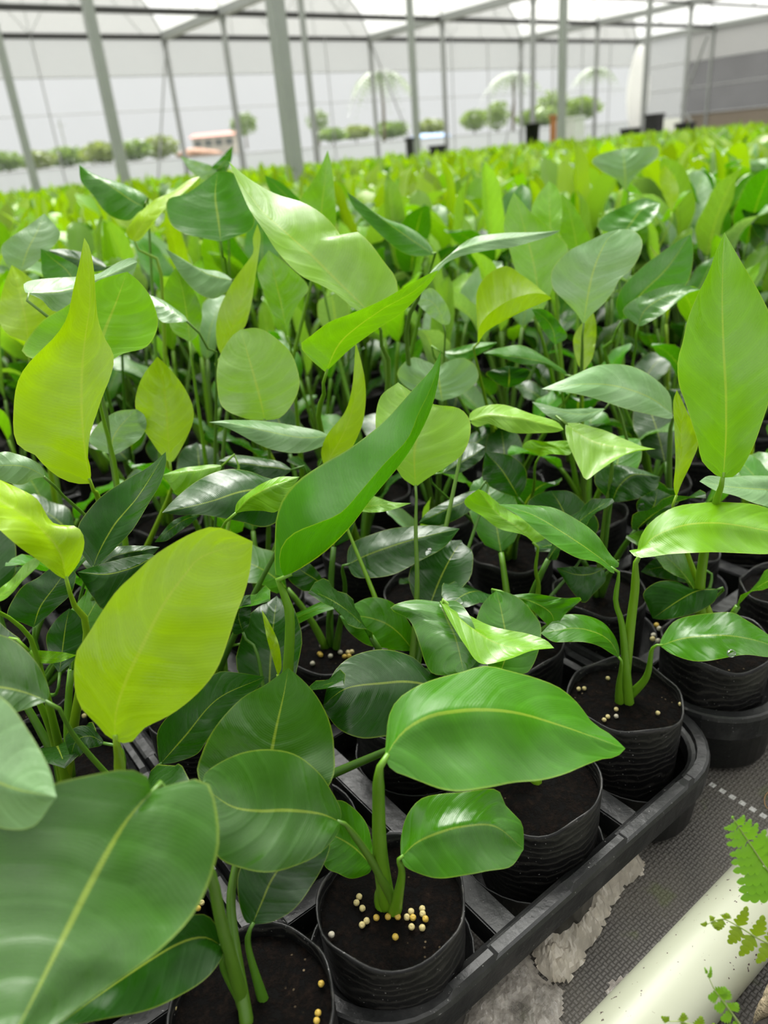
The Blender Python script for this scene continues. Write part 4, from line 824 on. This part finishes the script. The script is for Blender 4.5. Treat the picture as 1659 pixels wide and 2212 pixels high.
# ------------------------------------------------------------------ greenhouse
LZ, SP, WB, BAY = 3.669, 8.0873, 25.97, 4.0
GZ = 3.79+CAMZ; MZ = 1.763+CAMZ; CZ = 3.48; SK = 1.08
US = [LZ+SP*k for k in range(-2, 5)]           # gutter lines
UR = US[-1]; UL = US[0]; YF = -6.03
YS = [WB-BAY*j for j in range(0, 9)]
def arch(t): return 2.25*(1-(2*t-1)**2)**.62
ordn = ['first', 'second', 'third', 'fourth', 'fifth', 'sixth', 'seventh', 'eighth', 'ninth']
for k, u in enumerate(US):
    for j, y in enumerate(YS):
        if k == 0 or (k == 1 and j > 0): continue
        if k == 2 and not (2 <= j <= 5): continue
        if k == 3 and j > 4: continue
        if k > 2 and (math.atan2(u, y) > 1.16): continue
        if k == 6 and j > 4: continue
        o = MB().box((u-.055, y-.055, 0), (u+.055, y+.055, GZ)).box((u-.10, y-.10, 0), (u+.10, y+.10, .012)).box((u-.075, y-.075, GZ-.22), (u+.075, y+.075, GZ-.02))
        if k in (0, 1): lab = 'grey steel corner post at the far left end of the back wall'
        else:
            lab = 'grey steel post under the %s roof gutter from the left, %s from the back wall' % (ordn[k-2], ordn[j])
        r = empty('steel_post', (u, y, 0)); tag(r, lab, 'post', 'square steel roof posts')
        for lo, hi, nm in (((-.055, -.055, 0), (.055, .055, GZ-.10), 'shaft'), ((-.10, -.10, 0), (.10, .10, .012), 'base_plate'), ((-.075, -.075, GZ-.24), (.075, .075, GZ-.10), 'bracket')):
            MB().box(lo, hi).build(nm, STEEL, r)
ntrim = [0]
def trim(mb, mat, lab):
    ntrim[0] += 1; return tag(mb.build('trim_%d' % ntrim[0], mat), lab, kind='structure')
for k, u in enumerate(US):
    trim(MB().box((u-.11, YF, GZ-.10), (u+.11, WB, GZ+.10)), STEEL, 'grey roof gutter running the length of the house')
for j, y in enumerate(YS):
    mb = MB().box((UL, y-.04, GZ-.09), (UR, y+.04, GZ+.05)) if j < 2 else MB().box((UL, y-.025, GZ-.05), (UR, y+.025, GZ+.03))
    trim(mb, STEEL_D, 'dark horizontal truss beam across the house')
    ms = MB()
    for k in range(6):
        pts = [Vector((US[k]+SP*t, y-.02, GZ+.05+arch(t))) for t in [q/20 for q in range(21)]]; ms.tube(pts, .028, 6)
        for a, b in ((.08, .30), (.5, .30), (.5, .70), (.92, .70), (.3, .3), (.7, .7), (.5, .5)):
            ms.tube([Vector((US[k]+SP*a, y-.02, GZ)), Vector((US[k]+SP*b, y-.02, GZ+.05+arch(b)))], .012, 5)
    trim(ms, STEEL, 'arched roof rib with thin truss struts')
ms = MB()
for k in range(6):
    for t in (.12, .3, .5, .7, .88): ms.tube([Vector((US[k]+SP*t, YF, GZ+.02+arch(t))), Vector((US[k]+SP*t, WB, GZ+.02+arch(t)))], .014, 5)
trim(ms, WIRE, 'thin roof purlins under the film')
v, f = [], []; q = 24
for k in range(6):
    b = len(v)
    for t in [i/q for i in range(q+1)]: v += [(US[k]+SP*t, YF, GZ+.09+arch(t)), (US[k]+SP*t, WB, GZ+.09+arch(t))]
    for i in range(q): f.append((b+2*i, b+2*i+1, b+2*i+3, b+2*i+2))
tag(mesh_obj('ceiling', v, f, ROOF), 'white translucent film stretched over the roof arches', kind='structure')
v, f = [], []
for k in range(6):
    b = len(v)
    for t in [i/q for i in range(q+1)]: v += [(US[k]+SP*t, WB+.02, GZ), (US[k]+SP*t, WB+.02, GZ+.09+arch(t))]
    for i in range(q): f.append((b+2*i, b+2*i+2, b+2*i+3, b+2*i+1))
tag(mesh_obj('wall_gable', v, f, GABLE, None, False), 'white film closing the gable ends above the back wall', kind='structure')
def quad(name, p, mat, lab): return tag(mesh_obj(name, p, [(0, 1, 2, 3)], mat, None, False), lab, kind='structure')
def yz(y, a, b, u0=None, u1=None): u0 = UL if u0 is None else u0; u1 = UR if u1 is None else u1; return [(u0, y, a), (u1, y, a), (u1, y, b), (u0, y, b)]
quad('wall_back_upper', yz(WB+.03, CZ, GZ), BAND, 'double film band under the gutter of the back wall')
quad('wall_back', yz(WB+.05, SK, CZ), PANE, 'clear film of the back wall')
quad('wall_back_skirt', yz(WB+.03, 0, SK), SKIRT, 'blue grey skirt at the foot of the back wall')
quad('wall_left', [(UL, YF, 0), (UL, WB, 0), (UL, WB, GZ), (UL, YF, GZ)], PANE, 'clear film of the left wall')
mb = MB()
for z, r in ((CZ, .02), (MZ, .015), (SK, .02)): mb.tube([Vector((UL, WB, z)), Vector((UR, WB, z))], r, 6)
trim(mb, WIRE, 'thin horizontal rails of the back wall')
for k in range(6):
    mb = MB()
    for t in (.25, .5, .75):
        if k < 1 : continue
        mb.tube([Vector((US[k]+SP*t, WB-.03, 0)), Vector((US[k]+SP*t, WB-.03, GZ))], .022, 6)
    if mb.v: trim(mb, WIRE, 'thin wall studs between two posts of the back wall')
for k, (a, b) in enumerate(((2, 1), (3, -1), (4, 1), (5, -1))):
    trim(MB().tube([Vector((US[a], WB-.1, GZ-.2)), Vector((US[a]+1.6*b+.4, WB-.1, .2))], .03, 6), WIRE, 'slanting wind brace of the back wall')
# right wall
yA, yB = 23.3, YF
quad('wall_right_upper', [(UR+.03, yB, 3.31), (UR+.03, yA, 3.31), (UR+.03, yA, GZ), (UR+.03, yB, GZ)], SIDE, 'grey film band under the gutter of the right wall')
quad('wall_right_shade', [(UR+.04, yB, 1.15), (UR+.04, yA, 1.15), (UR+.04, yA, 3.31), (UR+.04, yB, 3.31)], SHADE, 'dark shade net in the opening of the right wall')
quad('wall_right_skirt', [(UR+.03, yB, 0), (UR+.03, yA, 0), (UR+.03, yA, 1.15), (UR+.03, yB, 1.15)], basic('tan_skirt', (.25, .21, .16), .8), 'tan strip at the foot of the right wall')
quad('wall_right_end', [(UR+.03, yA, 0), (UR+.03, WB, 0), (UR+.03, WB, GZ), (UR+.03, yA, GZ)], BAND, 'pale film at the far end of the right wall')
mb = MB()
for z in (3.31, 2.25, 1.15): mb.tube([Vector((UR, yB, z)), Vector((UR, WB, z))], .025, 6)
trim(mb, WIRE, 'rails of the right wall')
trim(MB().tube([Vector((UR-.3, 22.1, 4.2)), Vector((UR-.3, 23.1, 1.5)), Vector((UR-.3, 22.5, .8))], .06, 6), STEEL, 'slanting brace at the right wall')
# bulging white film rolled in the far right corner
pts = [Vector((UR-.75, WB-.75, .3+3.95*i/14)) for i in range(15)]
sv, sf = tube(pts, [.12+.40*math.sin(PI*i/14)**.8 for i in range(15)], 14); r = mesh_obj('film_curtain', sv, sf, WHITE_F); tag(r, 'bright white film curtain gathered in the far right corner of the house', 'curtain')
# ------------------------------------------------------------------ bins and boxes beyond the bed
BINM = basic('black_bin_plastic', (.012, .012, .012), .5, .2, 8)
def bin_(px, py, wpx, hpx, d, mat, name, label, cat, round_=False):
    p = at(px, py, d); w = wpx/FPX*d*(1 if round_ else .74); top = p.z+hpx/2/FPX*d
    r = empty(name, (p.x, p.y, 0)); tag(r, label, cat)
    if round_:
        vv, ff = lathe([(.01, .0), (w*.42, 0), (w*.44, .03), (w*.5, top-.03), (w*.53, top-.03), (w*.53, top), (w*.48, top), (w*.42, .04), (.01, .04)], 24)
        mesh_obj('body', vv, ff, mat, r)
    else:
        h = w/2; mb = MB().box((-h, -h, 0), (h, h, .03))
        for a, b in (((-h, -h), (h, -h+.025)), ((-h, h-.025), (h, h)), ((-h, -h+.025), (-h+.025, h-.025)), ((h-.025, -h+.025), (h, h-.025))): mb.box((a[0], a[1], .03), (b[0], b[1], top))
        mb.build('body', mat, r)
        m2 = MB(); e = .02
        for a, b in (((-h-e, -h-e), (h+e, -h)), ((-h-e, h), (h+e, h+e)), ((-h-e, -h), (-h, h)), ((h, -h), (h+e, h))): m2.box((a[0], a[1], top-.05), (b[0], b[1], top))
        m2.build('lip', mat, r)
    return r
bin_(885, 312, 16, 26, 14, BINM, 'plant_crate', 'narrow black crate standing beyond the bed beside a thin post, left of centre', 'crate')
bin_(945, 318, 32, 8, 14.2, BINM, 'plant_crate', 'low dark crate barely showing above the leaves in the middle of the back edge', 'crate')
bin_(1150, 284, 30, 32, 15, BINM, 'plant_tub', 'round black tub standing beyond the bed left of the orange box', 'tub', True)
bin_(1413, 265, 38, 34, 17, BINM, 'plant_crate', 'tall square black crate standing beyond the bed near the right wall', 'crate')
bin_(1362, 284, 40, 14, 16.5, BINM, 'plant_crate', 'low black crate left of the tall square black crate', 'crate')
bin_(1480, 270, 40, 10, 17.5, BINM, 'plant_crate', 'low black crate right of the tall square black crate', 'crate')
bin_(1195, 274, 13, 46, 15.5, basic('orange_board', (.42, .17, .06), .7), 'carton', 'narrow orange-brown carton standing beside a post at the back of the bed', 'box')
bin_(1240, 276, 42, 44, 16.2, basic('white_crate', (.68, .69, .68), .6), 'plant_crate', 'white crate standing right of the orange-brown carton', 'crate')
# ------------------------------------------------------------------ outside
GR = basic('outdoor_ground', (.28, .29, .22), .9, .2, .2)
v, f = [], []
for y, z in ((26.4, -.06), (29, .9), (33, 1.15), (60, 1.45), (160, 2.2)): v += [(-40, y, z), (150, y, z)]
for i in range(4): f.append((2*i, 2*i+1, 2*i+3, 2*i+2))
tag(mesh_obj('ground_outside', v, f, GR), 'pale rising ground beyond the back wall', kind='structure')
v, f = boxv((UR+.2, -30, -.3), (150, 26.4, -.02)); tag(mesh_obj('ground_right', v, f, GR, None, False), 'ground outside the right wall', kind='structure')
CROWN = leaf_mat('outdoor_foliage', None, False)
BARK = basic('bark', (.16, .12, .085), .9, .3, 10)
def cards(center, rad, n, size, rn):
    v, f = [], []
    for _ in range(n):
        d = Vector((rn.gauss(0, 1), rn.gauss(0, 1), rn.gauss(0, 1))).normalized()*(rn.random()**.4)
        c = Vector(center)+Vector((d.x*rad[0], d.y*rad[1], d.z*rad[2])); a = Vector((rn.gauss(0, 1), rn.gauss(0, 1), rn.gauss(0, .6))).normalized(); b = a.cross(Vector((rn.gauss(0, 1), rn.gauss(0, 1), rn.gauss(0, 1)))).normalized()
        s = size*rn.uniform(.6, 1.3); k = len(v); v += [c-a*s, c+b*s*.45, c+a*s, c-b*s*.45]; f.append((k, k+1, k+2, k+3))
    return v, f
rb = random.Random(9)
HED = 1.0
def bush(px, pyb, pyt, wpx, d, col, label, name='bush', trunk=.25, n=520):
    b = at(px, pyb, d); tp = at(px, pyt, d); h = tp.z-b.z; w = wpx/FPX*d/2
    r = empty(name, (b.x, b.y, b.z)); tag(r, label, 'tree' if name == 'tree' else 'bush')
    v, f = cards((0, 0, h*(trunk+(1-trunk)/2)), (w, w, h*(1-trunk)/2), n, max(.12, w*.16), rb); mesh_obj('crown', v, f, CROWN, r, False, color=col)
    sv, sf = tube([Vector((0, 0, -.3)), Vector((.02, 0, h*trunk)), Vector((.05, .03, h*.6))], [.05*h*.5+.02, .04*h*.5+.02, .02], 7); mesh_obj('trunk', sv, sf, BARK, r)
bush(533, 312, 243, 62, 55, (.18, .25, .13), 'round green tree beyond the back wall, left of the thickest post', 'tree')  # tree, hedge and shrub greens paled, wall-film haze put into their colour
bush(690, 305, 236, 52, 55, (.18, .25, .13), 'round green tree beyond the back wall, right of the thickest post', 'tree')
hedge = [(20, 372, 332, 70), (85, 368, 330, 70), (150, 362, 322, 80), (225, 356, 312, 80), (290, 350, 306, 75), (350, 345, 298, 70), (720, 308, 282, 60), (770, 304, 276, 60), (845, 300, 268, 70), (930, 294, 262, 60)]
for i, (x, b, tpx, w) in enumerate(hedge):
    bush(x, b, tpx-5, w*1.2, 50+4*(i % 3), (.19+.04*(i % 2), .28, .12), '%s from the left of the low green bushes beyond the back wall' % (['first', 'second', 'third', 'fourth', 'fifth', 'sixth', 'seventh', 'eighth', 'ninth', 'tenth'][i]), trunk=.05, n=620)
for i, (x, b, tpx, w, lab) in enumerate([(1025, 285, 240, 50, 'rounded green shrub beyond the back wall left of the second palm-like tree'), (1075, 283, 222, 46, 'pointed green shrub beside the second palm-like tree'), (1165, 276, 236, 80, 'wide green shrub behind the round black tub'), (1195, 268, 200, 56, 'tall green shrub behind the orange-brown carton'), (1255, 262, 214, 66, 'green shrub behind the white crate')]):
    bush(x, b, tpx-4, w*1.3, 52+3*i, (.22, .31, .12), lab, trunk=.05, n=700)
def palm(px, pyb, pyt, d, label, spread):
    b = at(px, pyb, d); tp = at(px, pyt, d); h = tp.z-b.z; r = empty('tree', b); tag(r, label, 'tree')
    sv, sf = tube([Vector((0, 0, -.3)), Vector((.1, 0, h*.5)), Vector((0, 0, h))], [.10, .085, .06], 7); mesh_obj('trunk', sv, sf, BARK, r)
    for k in range(15):
        a = 2*PI*k/15+.3; L = spread*rb.uniform(.7, 1.1); v, f = [], []
        for q in range(15):
            s = q/14; c = Vector((math.cos(a)*L*s, math.sin(a)*L*s, h+.35*L*s-1.15*L*s*s))
            for sg in (1, -1):
                sd = Vector((-math.sin(a), math.cos(a), -.55*sg*0-.4)).normalized() if sg > 0 else Vector((math.sin(a), -math.cos(a), -.4)).normalized()
                l = .42*L*math.sin(PI*min(.97, s+.08)); b_ = len(v); t_ = Vector((math.cos(a), math.sin(a), -.3))*.075*L
                v += [c-t_*.6, c+sd*l*.5-t_*.2+t_*.8, c+sd*l, c+t_*.6]; f.append((b_, b_+1, b_+2, b_+3))
        mesh_obj('frond', v, f, CROWN, r, False, color=(.12, .18, .09))
palm(830, 300, 160, 42, 'first palm-like tree with drooping fronds beyond the back wall, in the middle', 2.3)
palm(1108, 276, 163, 44, 'second palm-like tree with drooping fronds beyond the back wall, right of middle', 1.9)
palm(1283, 262, 152, 44, 'third palm-like tree, mostly hidden behind a post near the far right corner', 1.6)
b = at(470, 328, 85); hz = at(470, 286, 85).z-b.z; wd = 88/FPX*85
r = empty('farm_building', b); tag(r, 'pale building with a red roof far beyond the back wall', 'building'); r.rotation_euler.z = -.6
MB().box((-wd/2, -2, -.5), (wd/2, 2, hz*.78)).build('wall', basic('pale_plaster', (.55, .50, .47), .8), r)
MB().add(([(-wd/2-.3, -2.3, hz*.78), (wd/2+.3, -2.3, hz*.78), (wd/2+.3, 2.3, hz*.78), (-wd/2-.3, 2.3, hz*.78), (-wd/2, 0, hz), (wd/2, 0, hz)], [(0, 1, 5, 4), (2, 3, 4, 5), (0, 4, 3), (1, 2, 5), (3, 2, 1, 0)])).build('roof', basic('red_roof', (.50, .20, .17), .8), r)
for i in range(4):
    x = -wd/2+wd*(i+.5)/4; MB().box((x-.4, -2.06, hz*.3), (x+.4, -2.0, hz*.62)).build('window', basic('dark_window', (.12, .13, .14), .4), r)
clodp = at(430, 332, 60)
o = clod('soil_heap', clodp, (1.8, 1.2, .45), (.42, .24, .16), 21, 'heap of orange-brown soil beyond the back wall under the red-roofed building', 'soil heap'); o.location.z = clodp.z-.1
# blue tarpaulin
b = at(930, 304, 46); v, f = [], []; nx, ny = 18, 8
for i in range(nx):
    for j in range(ny):
        u, w = i/(nx-1)-.5, j/(ny-1)-.5; v.append((u*2.6, w*1.6, .50*(1-(2*w)**2)*(1-.5*(2*u)**4)+.06*noise.noise(Vector((u*6, w*6, 1)))))
for i in range(nx-1):
    for j in range(ny-1): a = i*ny+j; f.append((a, a+ny, a+ny+1, a+1))
o = mesh_obj('tarpaulin', v, f, basic('blue_tarp', (.10, .28, .62), .5, .15, 2)); o.location = (b.x, b.y, b.z-.1); o.rotation_euler.z = -.6; tag(o, 'bright blue tarpaulin lying beyond the back wall in the middle', 'tarpaulin')
b = at(147, 340, 95); o = empty('lattice_mast', b); tag(o, 'faint thin mast far away beyond the back wall at left', 'mast')
MB().tube([Vector((0, 0, -1)), Vector((0, 0, 4.3))], .09, 6).build('pole', WIRE, o); MB().tube([Vector((-.6, 0, 3.6)), Vector((.6, 0, 3.6))], .05, 6).build('crossarm', WIRE, o)
for i, (x, y, d) in enumerate(((60.5, 2, 4.6), (62, 11, 5.2), (64, 18, 4.4))):
    r = empty('tree', (x-14, y, -.02)); tag(r, ['dark tree seen through the shade net, nearest', 'dark tree seen through the shade net, middle', 'dark tree seen through the shade net, farthest'][i], 'tree')
    v, f = cards((0, 0, d*.6), (d*.4, d*.5, d*.38), 420, .35, rb); mesh_obj('crown', v, f, CROWN, r, False, color=(.05, .09, .03))
    sv, sf = tube([Vector((0, 0, 0)), Vector((0, 0, d*.5))], .14, 7); mesh_obj('trunk', sv, sf, BARK, r)
# ------------------------------------------------------------------ overcast sky
w = bpy.data.worlds.new('overcast'); S.world = w; w.use_nodes = True; nt = w.node_tree; nt.nodes.clear()
tc = nt.nodes.new('ShaderNodeTexCoord'); sx = nt.nodes.new('ShaderNodeSeparateXYZ'); nt.links.new(tc.outputs['Generated'], sx.inputs[0])
rp = nt.nodes.new('ShaderNodeValToRGB'); nt.links.new(sx.outputs[2], rp.inputs[0]); e = rp.color_ramp.elements
e[0].position = 0; e[0].color = (SKY_H*.98, SKY_H, SKY_H*.99, 1); e[1].position = 1; e[1].color = (SKY_Z, SKY_Z*.985, SKY_Z*.95, 1)
m = rp.color_ramp.elements.new(.22); m.color = (SKY_H*1.12, SKY_H*1.13, SKY_H*1.11, 1)
nm = nt.nodes.new('ShaderNodeVectorMath'); nm.operation = 'NORMALIZE'; nt.links.new(tc.outputs['Generated'], nm.inputs[0])
dt = nt.nodes.new('ShaderNodeVectorMath'); dt.operation = 'DOT_PRODUCT'; nt.links.new(nm.outputs[0], dt.inputs[0]); dt.inputs[1].default_value = Vector(GLOW_DIR).normalized()
mx = nt.nodes.new('ShaderNodeMath'); mx.operation = 'MAXIMUM'; nt.links.new(dt.outputs['Value'], mx.inputs[0]); mx.inputs[1].default_value = 0
pw = nt.nodes.new('ShaderNodeMath'); pw.operation = 'POWER'; nt.links.new(mx.outputs[0], pw.inputs[0]); pw.inputs[1].default_value = GLOW_EXP
gm = nt.nodes.new('ShaderNodeVectorMath'); gm.operation = 'SCALE'; gm.inputs[0].default_value = (GLOW, GLOW*.985, GLOW*.94); nt.links.new(pw.outputs[0], gm.inputs['Scale'])
ad = nt.nodes.new('ShaderNodeVectorMath'); ad.operation = 'ADD'; nt.links.new(rp.outputs[0], ad.inputs[0]); nt.links.new(gm.outputs[0], ad.inputs[1])
bg = nt.nodes.new('ShaderNodeBackground'); nt.links.new(ad.outputs[0], bg.inputs[0]); bg.inputs[1].default_value = SKY_STR
wo = nt.nodes.new('ShaderNodeOutputWorld'); nt.links.new(bg.outputs[0], wo.inputs[0])
